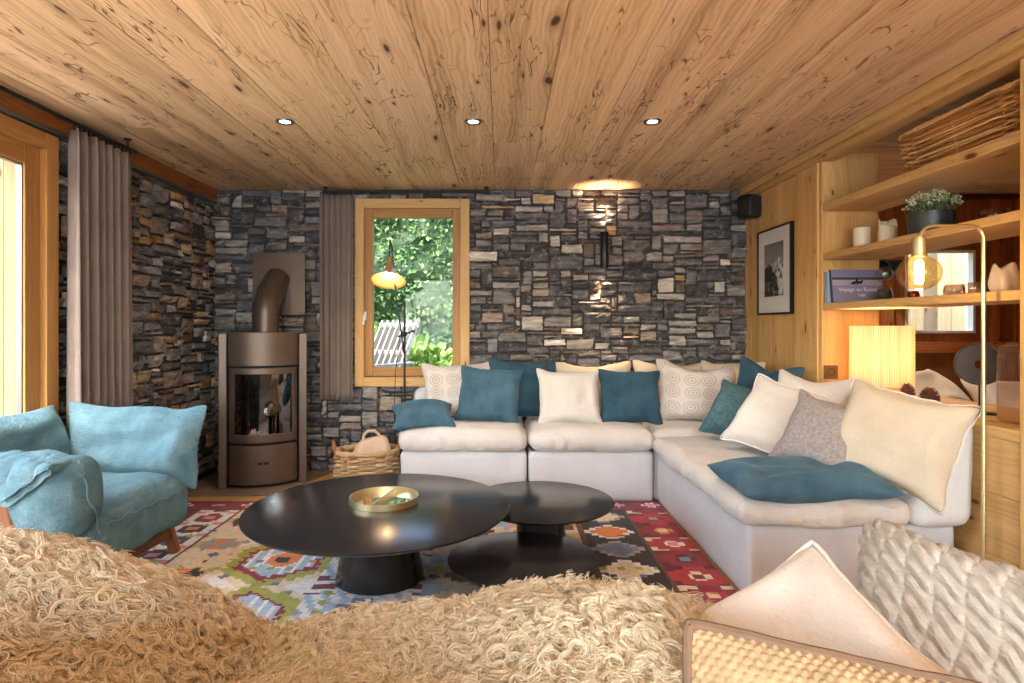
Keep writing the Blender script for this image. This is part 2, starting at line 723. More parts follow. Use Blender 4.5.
M_STOVEGLASS = thin_glass('stove_glass', (.55, .47, .4, 1), 5.0, .03)
M_WAX = plain('candle_wax', S(240, 228, 204), .45)
M_WHITE = plain('white_paint', S(236, 234, 230), .45)
M_CERAMIC = plain('pale_ceramic', S(226, 206, 190), .4)
M_ZINC = plain('dark_zinc', S(72, 76, 78), .45, .6, .3, 18)
M_DISC = plain('dark_carved_stone', S(62, 52, 46), .6, 0, .25, 25, .3)
M_CONE = plain('pinecone_brown', S(112, 64, 42), .7, 0, .3, 40)
M_LENS = emit('lit_lens', (1, .93, .8, 1), 14)
M_FIL = emit('lit_filament', (1, .72, .3, 1), 26)
M_GLOW = emit('lit_bulb', (1, .78, .45, 1), 22)

# ================================================================== THE SETTING
XL, XR, YB, YF, H = -2.336, 1.99, 4.90, -2.60, 2.30
XS = 4.70                                      # far side of the neighbouring room

# ---- floor, hearth
b = MB()
w = .16
x = XL - .1
while x < XS:
    b.box(x, x + w - .002, YF, YB + .1, -.05, 0, grain=1, col=(rnd.uniform(.9, 1.06),) * 3)
    x += w
tag(b.build('floor', M_FLOOR), kind='structure')
b = MB()
hp = [(XL, 4.17), (-1.58, 4.20), (-1.37, YB), (XL, YB)]
b.prism(hp, 0, .012)
tag(b.build('trim_1', M_HEARTH, bevel=.003), kind='structure')      # stone slab under the stove

# ---- ceiling boards (run along the room)
b = MB()
x = XL - .05
widths = []
while x < XR + .02:
    w = rnd.choice([.24, .3, .34, .38, .42, .28])
    cuts = sorted(rnd.uniform(YF + .5, YB - .4) for _ in range(rnd.choice([0, 1, 1, 2])))
    ys = [YF] + cuts + [YB + .02]
    tone = rnd.uniform(.80, 1.06)
    for ya, yb in zip(ys[:-1], ys[1:]):
        k = tone * rnd.uniform(.95, 1.05)
        b.box(x + .001, x + w - .001, ya + .0008, yb - .0008, H + rnd.uniform(0, .004), H + .03, grain=1, col=(k, k * rnd.uniform(.96, 1.0), k * rnd.uniform(.9, 1.0)))
    x += w
b.box(XL - .05, XR + .1, YF, YB + .02, H + .03, H + .06, col=(.4, .4, .4))
tag(b.build('ceiling', M_CEIL, bevel=.0015, seg=1), kind='structure')


# ---- dry stone walls
def stone_wall(name, width, height, place, holes=(), seed=1, uw=.046, uh=.031, warm=0.0):
    """irregular ashlar of separate blocks; place(u, v, d) -> world, d = out of the wall"""
    g = random.Random(seed)
    nu, nv = int(width / uw), int(height / uh)
    su, sv = width / nu, height / nv
    occ = np.zeros((nv, nu), bool)

    def inside(u, v):
        return any(h[0] - .001 < u < h[1] + .001 and h[2] - .001 < v < h[3] + .001 for h in holes)
    for j in range(nv):
        for i in range(nu):
            if inside((i + .5) * su, (j + .5) * sv):
                occ[j, i] = True
    V, F, COL = [], [], []
    pal = [(S(114, 110, 112), 5), (S(98, 95, 99), 5), (S(132, 126, 124), 4), (S(84, 81, 85), 3), (S(150, 142, 136), 3),
           (S(138, 122, 110), 2.5 + 4 * warm), (S(170, 160, 152), 2), (S(160, 136, 106), .6 + 3 * warm), (S(194, 184, 176), .9), (S(166, 128, 84), .2 + 1.8 * warm)]
    cs, ws = [p[0] for p in pal], [p[1] for p in pal]
    for j in range(nv):
        i = 0
        while i < nu:
            if occ[j, i]:
                i += 1
                continue
            hh = g.choices([1, 2, 3, 4], [4, 5, 2.5, .8])[0]
            if hh == 1:
                ww = g.choice([1, 2, 3, 4, 5])
            elif hh == 2:
                ww = g.choice([2, 3, 3, 4, 5, 6])
            else:
                ww = g.choice([2, 3, 3, 4, 5])
            k = 0
            while k < ww and i + k < nu and not occ[j, i + k]:
                k += 1
            ww = k
            if i + ww < nu and not occ[j, i + ww] and (i + ww + 1 >= nu or occ[j, i + ww + 1]):
                ww += 1
            q = 1
            while q < hh and j + q < nv and not occ[j + q, i:i + ww].any():
                q += 1
            hh = q
            occ[j:j + hh, i:i + ww] = True
            u0, u1, v0, v1 = i * su, (i + ww) * su, j * sv, (j + hh) * sv
            c = np.array(g.choices(cs, ws)[0][:3]) * g.choice([.6, .75, .9, 1.0, 1.15, 1.3, 1.6]) * g.uniform(.92, 1.1)
            gap = .0045
            jit = lambda: g.uniform(-.010, .010)
            c00 = (u0 + gap + abs(jit()), v0 + gap + abs(jit()))
            c10 = (u1 - gap - abs(jit()), v0 + gap + abs(jit()))
            c11 = (u1 - gap - abs(jit()), v1 - gap - abs(jit()))
            c01 = (u0 + gap + abs(jit()), v1 - gap - abs(jit()))
            dep = g.uniform(.014, .042)
            tu, tv = g.uniform(-.014, .014), g.uniform(-.014, .014)
            na, nb = max(4, min(12, int(ww * 1.6) + 2)), max(4, min(8, hh * 2 + 2))
            base = len(V)
            for a in range(na):
                fa = a / (na - 1)
                fa = .5 - .5 * math.cos(PI * fa) if False else fa
                for bb in range(nb):
                    fb = bb / (nb - 1)
                    # first and last rows are the skirts
                    ea = min(max((a - 1) / (na - 3), 0), 1)
                    eb = min(max((bb - 1) / (nb - 3), 0), 1)
                    skirt = a in (0, na - 1) or bb in (0, nb - 1)
                    pu = (c00[0] * (1 - ea) + c10[0] * ea) * (1 - eb) + (c01[0] * (1 - ea) + c11[0] * ea) * eb
                    pv = (c00[1] * (1 - eb) + c01[1] * eb) * (1 - ea) + (c10[1] * (1 - eb) + c11[1] * eb) * ea
                    if skirt:
                        d = -.02
                    else:
                        d = dep + tu * (ea - .5) * 2 + tv * (eb - .5) * 2
                        edge = min(ea, 1 - ea, eb, 1 - eb)
                        if edge < .02:
                            d -= .006 + g.uniform(0, .006)
                            pu += g.uniform(-.004, .004)
                            pv += g.uniform(-.003, .003)
                        else:
                            d += g.uniform(-.006, .007)
                    V.append(place(pu, pv, d))
                    COL.append(c)
            F += grid_faces(na, nb, base)
            i += ww
    # mortar bed
    rects = [(0, width, 0, height)]
    for h in holes:
        new = []
        for r in rects:
            a0, a1, b0, b1 = r
            h0, h1, k0, k1 = max(a0, h[0]), min(a1, h[1]), max(b0, h[2]), min(b1, h[3])
            if h0 >= h1 or k0 >= k1:
                new.append(r)
                continue
            new += [q for q in ((a0, h0, b0, b1), (h1, a1, b0, b1), (h0, h1, b0, k0), (h0, h1, k1, b1)) if q[1] - q[0] > 1e-4 and q[3] - q[2] > 1e-4]
        rects = new
    mc = np.array(S(62, 58, 56)[:3])
    for a0, a1, b0, b1 in rects:
        base = len(V)
        for d in (0, -.2):
            V += [place(a0, b0, d), place(a1, b0, d), place(a1, b1, d), place(a0, b1, d)]
            COL += [mc] * 4
        F += [[base + q for q in f] for f in ([0, 1, 2, 3], [7, 6, 5, 4], [0, 4, 5, 1], [1, 5, 6, 2], [2, 6, 7, 3], [3, 7, 4, 0])]
    o = mesh_obj(name, V, F, M_STONE, None, False, vcol=COL)
    return tag(o, kind='structure')


WX0, WX1, WZ0, WZ1 = -1.165, -.285, .73, 2.20          # rear window opening
stone_wall('wall_back', XR - XL + .02, H, lambda u, v, d: (XL + u, YB - d, v), [(WX0 - XL, WX1 - XL, WZ0, WZ1)], 5)
DY0, DY1, DZ1 = .55, 3.06, 2.14                        # patio door opening
stone_wall('wall_left', YB - YF + .15, 2.19, lambda u, v, d: (XL + d - .02, YF + u, v), [(DY0 - YF, DY1 - YF, 0, DZ1)], 9, warm=1.0)

# timber lintel along the left wall with a grey metal rail below it
b = MB()
b.box(XL - .1, XL + .03, YF, YB - .02, 2.20, 2.30, grain=1)
tag(b.build('trim_2', M_BEAM, bevel=.004), kind='structure')
b = MB()
b.box(XL - .02, XL + .045, YF, YB - .05, 2.176, 2.199)
tag(b.build('trim_3', M_STEEL, bevel=.003), kind='structure')
b = MB()
b.box(XL, XL + .035, DY1 + .12, YB - .05, 0.0, .05)
tag(b.build('dark_strip_left', M_BLACK, bevel=.003), kind='structure')  # dark strip along the foot of the left wall


# ---- windows and glazed door
def frame_rect(mb, axis, c, a0, a1, z0, z1, w, d0, d1):
    """rectangular frame in the plane across `axis`; c unused for clarity"""
    if axis == 'y':
        mb.box(a0, a0 + w, d0, d1, z0, z1, grain=2)
        mb.box(a1 - w, a1, d0, d1, z0, z1, grain=2)
        mb.box(a0 + w, a1 - w, d0, d1, z1 - w, z1, grain=0)
        mb.box(a0 + w, a1 - w, d0, d1, z0, z0 + w, grain=0)
    else:
        mb.box(d0, d1, a0, a0 + w, z0, z1, grain=2)
        mb.box(d0, d1, a1 - w, a1, z0, z1, grain=2)
        mb.box(d0, d1, a0 + w, a1 - w, z1 - w, z1, grain=1)
        mb.box(d0, d1, a0 + w, a1 - w, z0, z0 + w, grain=1)
    return mb


# rear window: casing, sash, pane, white handle
win = thing('window_1', None, None, (0, 0, 0))
win['kind'] = 'structure'
b = MB()
frame_rect(b, 'y', 0, WX0 - .02, WX1 + .03, WZ0 - .03, WZ1 + .02, .075, YB - .05, YB + .10)
b.build('casing', M_PINE, win, bevel=.004)
b = MB()
frame_rect(b, 'y', 0, WX0 + .045, WX1 - .035, WZ0 + .05, WZ1 - .05, .075, YB - .015, YB + .05)
b.build('sash', M_OAK, win, bevel=.004)
b = MB()
b.box(WX0 + .11, WX1 - .10, YB + .01, YB + .018, WZ0 + .12, WZ1 - .12)
b.build('pane', M_GLASS, win)
b = MB()
p = PY(365, 316, YB - .02)
b.box(p.x - .013, p.x + .013, YB - .03, YB - .015, p.z - .035, p.z + .035)
b.tube([(p.x, YB - .03, p.z), (p.x, YB - .055, p.z)], .008)
b.tube([(p.x, YB - .055, p.z + .008), (p.x - .004, YB - .06, p.z - .07)], .009)
b.build('handle', M_WHITE, win, bevel=.002)

# glazed patio door on the left
dr = thing('door_1', None, None)
dr['kind'] = 'structure'
b = MB()
frame_rect(b, 'x', 0, DY0 - .02, DY1 + .065, 0, DZ1 + .03, .085, XL - .08, XL + .035)
b.build('door_frame', M_OAK, dr, bevel=.004)
ym = (DY0 + DY1) / 2
for a0, a1 in ((DY0 + .055, ym + .03), (ym - .03, DY1 - .015)):
    b = MB()
    frame_rect(b, 'x', 0, a0, a1, .05, DZ1 - .05, .10, XL - .06, XL + .0)
    sh = b.build('sash', M_OAK, dr, bevel=.004)
    b = MB()
    b.box(XL - .035, XL - .025, a0 + .09, a1 - .09, .14, DZ1 - .14)
    b.build('pane', M_GLASS, sh)
    b = MB()
    frame_rect(b, 'x', 0, a0 + .095, a1 - .095, .145, DZ1 - .145, .012, XL - .04, XL - .012)
    b.build('glazing_bead', M_STEEL, sh)

b = MB()
for k in range(3):
    b.box(XL - .11 - k * .085, XL - .027 - k * .085, DY1 - .006, DY1 + .012, 0, DZ1, grain=2, col=[(.42, .39, .33), (.52, .48, .40), (.46, .42, .36)][k])
tag(b.build('trim_5', M_CLAD, bevel=.002), kind='structure')

# unseen wall behind the camera; its wide window is added for the fill light
b = MB()
b.box(XL - .1, XS, YF - .1, YF, 0, .25, col=(.9, .9, .9))
b.box(XL - .1, XS, YF - .1, YF, 2.2, H, col=(.9, .9, .9))
b.box(XL - .1, -2.05, YF - .1, YF, .25, 2.2)
b.box(1.85, XS, YF - .1, YF, .25, 2.2)
tag(b.build('wall_front', M_PINE), kind='structure')
w3 = thing('window_3', None, None)
w3['kind'] = 'structure'
b = MB()
for a0, a1 in ((-2.05, -.75), (-.75, .55), (.55, 1.85)):
    frame_rect(b, 'y', 0, a0, a1, .25, 2.2, .06, YF - .08, YF - .02)
b.build('window_frame', M_OAK, w3, bevel=.003)
b = MB()
b.box(-2.0, 1.8, YF - .06, YF - .05, .3, 2.15)
b.build('pane', M_GLASS, w3)

# ---- right wall: upright boards, broad post, ceiling rail, wall past the shelves
b = MB()
y = 4.02
for wd in (.17, .23, .19, .16, .15):
    y1 = min(y + wd, YB)
    b.box(XR, XR + .03, y + .001, y1 - .001, 0, H, grain=2, col=(rnd.uniform(.88, 1.04),) * 3)
    y = y1
b.box(XR + .03, XR + .12, 3.80, YB + .2, 0, H, grain=2)
b.box(XR - .018, XR + .04, 3.745, 4.02, 0, H, grain=2, col=(1.05, 1.04, 1.0))
b.box(XR - .006, XR + .35, 3.71, 3.745, 0, H, grain=2, col=(1.02, 1.0, .97))
b.box(XR + .12, XR + .36, 3.745, 3.80, 0, H, grain=2)
tag(b.build('wall_right', M_PINE, bevel=.003), kind='structure')
b = MB()
b.box(1.94, 2.02, YF, YB - .02, 2.245, H - .001, grain=1)
b.box(1.968, 2.06, YF, YB - .02, 2.207, 2.245, grain=1, col=(.9, .88, .84))
tag(b.build('trim_4', M_PINE, bevel=.003), kind='structure')
b = MB()
y = YF
while y < 2.04:
    b.box(XR, XR + .04, y, min(y + .18, 2.05) - .001, 0, H, grain=2, col=(rnd.uniform(.9, 1.04),) * 3)
    y += .18
tag(b.build('wall_near_right', M_PINE, bevel=.002), kind='structure')

# ---- the neighbouring room seen through the open shelves
b = MB()
b.box(XR + .06, XS, YF, YB + .1, 2.28, 2.34, grain=1, col=(.4, .4, .4))
y = 1.6
while y < YB:
    b.box(XR + .06, XS, y + .001, y + .21, 2.26, 2.28, grain=0, col=(rnd.uniform(.75, .95),) * 3)
    y += .212
tag(b.build('ceiling_side', M_CEIL), kind='structure')
SWX = [(2.78, 3.05), (3.30, 3.87)]
SZ0, SZ1 = 1.13, 1.81
b = MB()
x = XR + .1
edges = sorted([XR + .1, XS] + [e for s_ in SWX for e in s_])
for a0, a1 in zip(edges[:-1], edges[1:]):
    hole = any(abs(a0 - s_[0]) < 1e-6 for s_ in SWX)
    x = a0
    while x < a1 - 1e-4:
        x1 = min(x + .165, a1)
        cc = (rnd.uniform(.85, 1.08),) * 3
        for z0, z1 in (((0, SZ0), (SZ1, 2.28)) if hole else ((0, 2.28),)):
            b.box(x + .001, x1 - .001, YB, YB + .06, z0, z1, grain=2, col=cc)
        x = x1
for x in (2.62, 3.16, 4.02, 4.22, 4.42):
    b.box(x - .035, x + .035, YB - .025, YB, .2, 2.28, grain=2, col=(1.1, 1.05, 1))
b.box(XR + .1, XS, YB - .04, YB, .97, 1.06, grain=0, col=(1.35, 1.35, 1.3))
b.box(XR + .1, XS, YB - .05, YB, 2.22, 2.26, grain=0, col=(.2, .2, .2))
tag(b.build('wall_side_back', M_DARKPINE, bevel=.003), kind='structure')
b = MB()
b.box(XS, XS + .08, YF, YB + .1, 0, 2.3, grain=1)
tag(b.build('wall_side_right', M_DARKPINE), kind='structure')
for k, (a0, a1) in enumerate(SWX):
    w2 = thing('window_%d' % (4 + k), None, None)
    w2['kind'] = 'structure'
    b = MB()
    frame_rect(b, 'y', 0, a0, a1, SZ0, SZ1, .022, YB - .01, YB + .05)
    b.build('window_frame', M_WHITE, w2, bevel=.002)
    b = MB()
    b.box(a0 + .02, a1 - .02, YB + .02, YB + .026, SZ0 + .02, SZ1 - .02)
    b.build('pane', M_GLASS, w2)

# ---- outside: pale cladding, ground, hedge, shrubs, garden chair
b = MB()
for k in range(12):
    x1 = XL - .12 - k * .15
    b.box(x1 - .148, x1, 3.28, 3.33, -.2, 2.9, grain=2, col=(rnd.uniform(.9, 1.08),) * 3)
tag(b.build('wall_outside_left', M_CLAD, bevel=.003), kind='structure')
b = MB()
x = 2.2
while x < 4.6:
    b.box(x, x + .138, 6.1, 6.15, -.2, 3, grain=2, col=(rnd.choice([.22, .4, .5, .58]),) * 3)
    x += .14
tag(b.build('wall_outside_back', M_CLAD, bevel=.003), kind='structure')
gx, gy = np.meshgrid(np.linspace(-9, 5, 60), np.linspace(5.05, 14, 50), indexing='ij')
gz = .18 + .03 * (gy - 5) + .04 * vnoise(np.stack([gx.ravel(), gy.ravel(), gx.ravel() * 0], 1), 1.3, 3).reshape(gx.shape)
t = NT('garden_grass')
t.color(t.ramp(t.noise(t.obj(), 9, 4), [(.3, S(72, 96, 44)), (.7, S(112, 136, 70))]))
t.bump(t.noise(t.obj(), 60, 3), .6, .03)
tag(mesh_obj('ground_outside', np.stack([gx, gy, gz], 2).reshape(-1, 3), grid_faces(60, 50), t.m, None, True), kind='structure')
b = MB()
b.box(-9, 6, YF - 6, YF - .12, -.1, -.05)
b.box(-9, XL - .12, YF - 6, 5.05, -.1, -.05)
tag(b.build('ground_terrace', plain('pale_bounce_terrace', S(226, 220, 210), .8, 0, .06, 3)), kind='structure')  # unseen terrace, made pale to bounce sunlight up to the ceiling


def leaf_cloud(name, base_pts, normals, n, size, cols, mat, parent=None, hang=.4):
    V, F, COL = [], [], []
    idx = NR.integers(0, len(base_pts), n)
    P = base_pts[idx] + NR.normal(0, .06, (n, 3)) + normals[idx] * NR.uniform(-.05, .16, (n, 1))
    for k in range(n):
        d = Vector(normals[idx[k]]) + Vector(NR.normal(0, .6, 3)) + Vector((0, 0, -hang))
        d.normalize()
        s = d.cross(Vector(NR.normal(0, 1, 3))).normalized()
        L = size * rnd.uniform(.6, 1.5)
        W = L * rnd.uniform(.25, .45)
        p = Vector(P[k])
        m_ = p + d * L * .5
        up = d.cross(s) * L * .12
        base = len(V)
        V += [p, m_ + s * W + up, p + d * L - up, m_ - s * W + up]
        F.append([base, base + 1, base + 2, base + 3])
        c = np.array(rnd.choice(cols)[:3]) * rnd.uniform(.75, 1.25)
        COL.append(c)
    return V, F, COL


b = MB()
for k in range(56):
    y = -6 + k * .165
    b.box(-5.05, -5.0, y, y + .16, -.05, 1.0, grain=2, col=(rnd.uniform(.6, .9),) * 3)
b.box(-5.08, -4.96, -6, 3.3, 1.0, 1.05, grain=1)
tag(b.build('wall_terrace', M_CLAD), kind='structure')

# conifer hedge: lumpy mass covered in sprays
nu, nv = 70, 40
uu, vv = np.meshgrid(np.linspace(-6.5, 3.5, nu), np.linspace(0, 1, nv), indexing='ij')
hx = uu
hz = .2 + vv * 4.2
hy = 8.9 + .9 * vv ** 2
q = np.stack([hx.ravel(), hz.ravel(), hz.ravel() * 0], 1)
hy = hy + (.38 * vnoise(q, 1.5, 4) + .2 * vnoise(q, 3.4, 6)).reshape(hx.shape)
HV = np.stack([hx, hy, hz], 2).reshape(-1, 3)
HN = np.tile([0, -1, .15], (len(HV), 1)) + np.stack([.7 * vnoise(q, 2.2, 8), 0 * q[:, 0], .5 * vnoise(q, 2.6, 9)], 1)
HN /= np.linalg.norm(HN, axis=1)[:, None]
lc = [S(70, 102, 54), S(92, 122, 68), S(54, 86, 50), S(110, 138, 84), S(66, 94, 64)]
LV, LF, LC = leaf_cloud('h', HV, HN, 26000, .075, lc, M_LEAF)
nb_ = len(HV)
F = grid_faces(nu, nv) + [[i + nb_ for i in f] for f in LF]
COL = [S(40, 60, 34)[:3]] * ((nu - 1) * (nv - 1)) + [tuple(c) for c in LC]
tag(mesh_obj('hedge', np.vstack([HV, np.array(LV)]), F, M_LEAF, fcol=COL), 'tall green conifer hedge growing beyond the rear window', 'hedge')


def shrub(loc, r, h, n, size, cols, label):
    a = NR.uniform(0, 2 * PI, 400)
    f = NR.uniform(0, 1, 400)
    Pn = np.stack([np.cos(a) * np.sqrt(1 - f ** 2), np.sin(a) * np.sqrt(1 - f ** 2), f], 1)
    P = Pn * np.array([r, r, h]) * .85
    LV, LF, LC = leaf_cloud('s', P, Pn, n, size, cols, M_LEAF, hang=.1)
    o = mesh_obj('garden_shrub', LV, LF, M_LEAF, None, False, fcol=LC, loc=loc)
    tag(o, label, 'shrub', 'shrubs below the hedge')


bright = [S(120, 150, 72), S(140, 164, 90), S(102, 136, 60)]
mid = [S(88, 118, 62), S(106, 136, 78)]
shrub((-1.02, 7.3, .22), .42, .72, 1500, .09, bright, 'low bright green shrub in the middle of the rear window view')
shrub((-.45, 7.5, .22), .4, .6, 1200, .09, bright, 'low bright green shrub at the lower right of the rear window')
shrub((-1.5, 8.0, .22), .4, .95, 1200, .08, mid, 'darker leafy shrub behind the garden chair outside')

gc = thing('garden_chair', 'pale grey slatted garden chair standing outside the rear window', 'chair', (-1.37, 6.35, .22), R(-28))
M_TEAK = plain('weathered_teak', S(134, 126, 120), .7, 0, .12, 30)
b = MB()
for k in range(7):
    x = -.24 + k * .080
    b.bar((x, .12, .40), (x, .50, 1.02), .068, .018, (1, 0, 0))
b.bar((-.27, .30, .68), (.27, .30, .68), .03, .05)
b.bar((-.27, .47, .98), (.27, .47, .98), .03, .05)
b.build('backrest', M_TEAK, gc)
b = MB()
for k in range(6):
    b.box(-.27, .27, -.36 + k * .085, -.29 + k * .085, .36, .38)
b.build('seat', M_TEAK, gc)
for sx in (-.3, .3):
    b = MB()
    b.box(sx - .045, sx + .045, -.40, .30, .56, .585)
    b.build('armrest', M_TEAK, gc, bevel=.004)
    for yy in (-.34, .20):
        b = MB()
        b.box(sx - .03, sx + .03, yy - .035, yy + .035, 0, .56)
        b.build('leg', M_TEAK, gc, bevel=.004)

# ================================================================== KILIM RUG
K = dict(crim=S(140, 32, 48), red=S(176, 48, 50), pink=S(222, 140, 150), white=S(232, 226, 220), cream=S(228, 206, 172), tan=S(206, 172, 128),
         blk=S(52, 42, 40), org=S(222, 128, 62), ora=S(202, 134, 44), blue=S(168, 188, 206), slate=S(108, 114, 136), navy=S(66, 66, 96),
         olive=S(166, 162, 66), brn=S(104, 66, 44), gry=S(160, 150, 146), teal=S(112, 150, 148), dred=S(104, 24, 40), mar=S(120, 38, 60))


def fr(v):
    return v - math.floor(v)


def kilim(x, y):
    st = lambda v, s: (math.floor(v / s) + .5) * s
    if y > 3.86 or x < -1.93:                          # crimson outer border
        u = (x if y > 3.86 else y) / .22
        w = (y - 3.86) / .2 if y > 3.86 else (-1.93 - x) / .2
        if w > .86 or w < .08:
            return 'dred'
        m = abs(fr(u) - .5) + abs(st(w, .2) - .5) * .9
        return 'pink' if m < .2 else ('navy' if (m < .36 and int(math.floor(u)) % 2) else ('white' if m < .3 else 'crim'))
    if x > .80:                                        # red side border with hooked motifs
        u, v = (x - .80) / .27, y / .21
        i = int(math.floor(v))
        d = abs(st(u, .1) - .5) * 1.15 + abs(st(fr(v), .125) - .5)
        if u > .93:
            return 'blk'
        pal = [('cream', 'red'), ('crim', 'cream'), ('teal', 'dred'), ('pink', 'white'), ('cream', 'org'), ('gry', 'crim')][i % 6]
        if d < .16:
            return pal[0]
        if d < .34:
            return pal[1]
        if d > .72:
            return 'cream' if (i % 3 == 0) else 'dred'
        return 'red' if i % 2 else 'crim'
    if x > .775:
        return 'brn'
    if x > .47:                                        # black column with stepped crosses
        u, v = (x - .622) / .15, (y - 3.72) / .27
        i = int(math.floor(v + .5))
        dv = (v + .5 - math.floor(v + .5)) - .5
        d = abs(st(u, .24)) * .52 + abs(st(dv * 2, .22)) * .56
        pal = [('cream', 'tan'), ('org', 'blue'), ('slate', 'org'), ('cream', 'tan'), ('ora', 'cream')][(-i) % 5]
        if d < .12:
            return pal[1]
        if d < .47:
            return pal[0]
        if d < .56:
            return 'white' if i % 2 else 'gry'
        return 'blk'
    if x > .445:
        return 'brn'
    if x > .05:                                        # cream column
        if y > 3.42:
            v = y / .16
            d = abs(fr(x / .19) - .5) + abs(st(fr(v), .25) - .5)
            return 'brn' if d > .66 else ('org' if d < .3 else ('cream' if int(v) % 2 else 'tan'))
        u, v = (x - .25) / .2, y / .34
        dv = fr(v) - .5
        d = abs(st(u, .2)) * .6 + abs(st(dv * 2, .2)) * .55
        tri = abs(u) > abs(dv * 2.2)
        if d < .1:
            return 'cream'
        if d < .46:
            return ('navy' if tri else 'slate') if int(math.floor(v)) % 2 else ('olive' if tri else 'gry')
        return 'cream' if d < .78 else 'tan'
    if x > -.35:
        u, v = (x + .15) / .2, y / .3
        d = abs(st(u, .2)) * .7 + abs(st((fr(v) - .5) * 2, .2)) * .6
        if d < .2:
            return 'red' if int(v) % 2 else 'olive'
        if d < .44:
            return 'brn' if int(v) % 2 else 'ora'
        return 'cream' if d < .8 else 'blue'
    if x > -.85:                                       # pale blue-white field
        u, v = (x + .6) / .25, (y - .1) / .44
        d = abs(st(u, .2)) * .6 + abs(st((fr(v) - .5) * 2, .18)) * .75
        if d < .14:
            return 'mar'
        if d < .36:
            return 'slate' if int(v) % 2 else 'gry'
        if d < .42:
            return 'blue'
        if d > .98:
            return 'mar' if fr(y / .09) < .5 else 'white'
        return 'white' if fr(x / .08 + y / .16) < .6 else 'blue'
    if x > -1.40:                                      # big serrated medallions
        u = (x + 1.1) / .27
        v = (y - 2.42) / .62
        dv = (v + .5 - math.floor(v + .5)) - .5
        d = max(abs(u) * .9, abs(u) * .52 + abs(dv) * 1.62)
        tooth = .085 * abs(fr((x * .8 + y) / .062) - .5) * 2
        if d < .13:
            return 'blk' if abs(dv) < .06 else 'org'
        if d < .34 - tooth * .5:
            return 'org' if d < .27 else 'white'
        if d < .62 - tooth:
            return 'blue' if fr(x / .05) < .75 else 'white'
        if d < .72 - tooth:
            return 'crim'
        if d < .90 - tooth:
            return 'olive'
        return 'cream' if d < 1.02 else 'white'
    if x > -1.66:                                      # tan column with black butterflies
        u, v = (x + 1.53) / .13, (y - 2.85) / .4
        dv = (fr(v + .5) - .5) * 2
        d = abs(st(u, .25)) * .6 + abs(st(dv, .2)) * .7
        if d < .12:
            return 'ora'
        if d < .52 and abs(u) > abs(dv) * .8:
            return 'blk' if int(math.floor(v + .5)) % 2 == 0 else 'gry'
        if d < .3:
            return 'org'
        return 'cream' if int(math.floor(y / .1)) % 4 else 'tan'
    if x > -1.675:
        return 'brn'
    u, v = (x + 1.8) / .13, y / .2
    dv = (fr(v) - .5) * 2
    d = abs(st(u, .3)) * .6 + abs(st(dv, .25)) * .6
    if d < .2:
        return 'org' if int(v) % 3 else 'pink'
    if d < .5:
        return ('navy', 'blk', 'crim', 'blk')[int(v) % 4]
    return 'white' if d < .85 else 'pink'


rx0, rx1, ry0, ry1 = -2.12, 1.055, 1.36, 4.055
cs = .0178
nx, ny = int((rx1 - rx0) / cs), int((ry1 - ry0) / cs)
V, F, COL = [], [], []
for i in range(nx + 1):
    for j in range(ny + 1):
        V.append((rx0 + i * cs, ry0 + j * cs, .008 + .0015 * math.sin(i * .9) * math.sin(j * .31)))
for i in range(nx):
    for j in range(ny):
        F.append([i * (ny + 1) + j, (i + 1) * (ny + 1) + j, (i + 1) * (ny + 1) + j + 1, i * (ny + 1) + j + 1])
        kx, ky = rx0 + (i + .5) * cs, ry0 + (j + .5) * cs
        kc = kilim(kx, ky)
        if kc in ('cream', 'white', 'tan', 'blue'):
            ax_, ay_ = int(math.floor(kx / .09)), int(math.floor(ky / .09))
            hsh = (ax_ * 73 + ay_ * 151 + ax_ * ay_ * 7) % 11
            if abs(fr(kx / .09) - .5) + abs(fr(ky / .09) - .5) < (.34 if hsh % 2 else .22) and hsh < 7:
                kc = ('org', 'slate', 'mar', 'olive', 'pink', 'gry', 'white')[hsh]
        c = np.array(K[kc][:3])
        COL.append(c * rnd.uniform(.88, 1.08))
b0 = len(V)
V += [(rx0, ry0, .001), (rx1, ry0, .001), (rx1, ry1, .001), (rx0, ry1, .001)]
F.append([b0 + 3, b0 + 2, b0 + 1, b0])
COL.append((.2, .1, .1))
tag(mesh_obj('rug', V, F, M_ATTR, fcol=COL), 'multicoloured kilim rug with red borders and stepped motifs', 'rug')

# ================================================================== STOVE
st = thing('wood_stove', 'brown-grey steel wood stove with bowed glass door in the stone corner', 'stove', (-1.815, 4.60, .012), R(20))
UNROT = Matrix.Rotation(R(-20), 4, 'Z')


def arc_plan(hw, sag, n=18, y0=-.16):
    return [(-hw + 2 * hw * i / n, y0 - sag * (1 - (2 * i / n - 1) ** 2)) for i in range(n + 1)]


def arc_slab(mb, hw, sag, y0, th, z0, z1, xa=-1, xb=1, n=18):
    """curved plate following the bowed front between fractions xa..xb of the half width"""
    P = []
    for i in range(n + 1):
        f = xa + (xb - xa) * i / n
        P.append((hw * f, y0 - sag * (1 - f * f)))
    pts = P + [(x, y + th) for x, y in P[::-1]]
    mb.prism(pts, z0, z1)


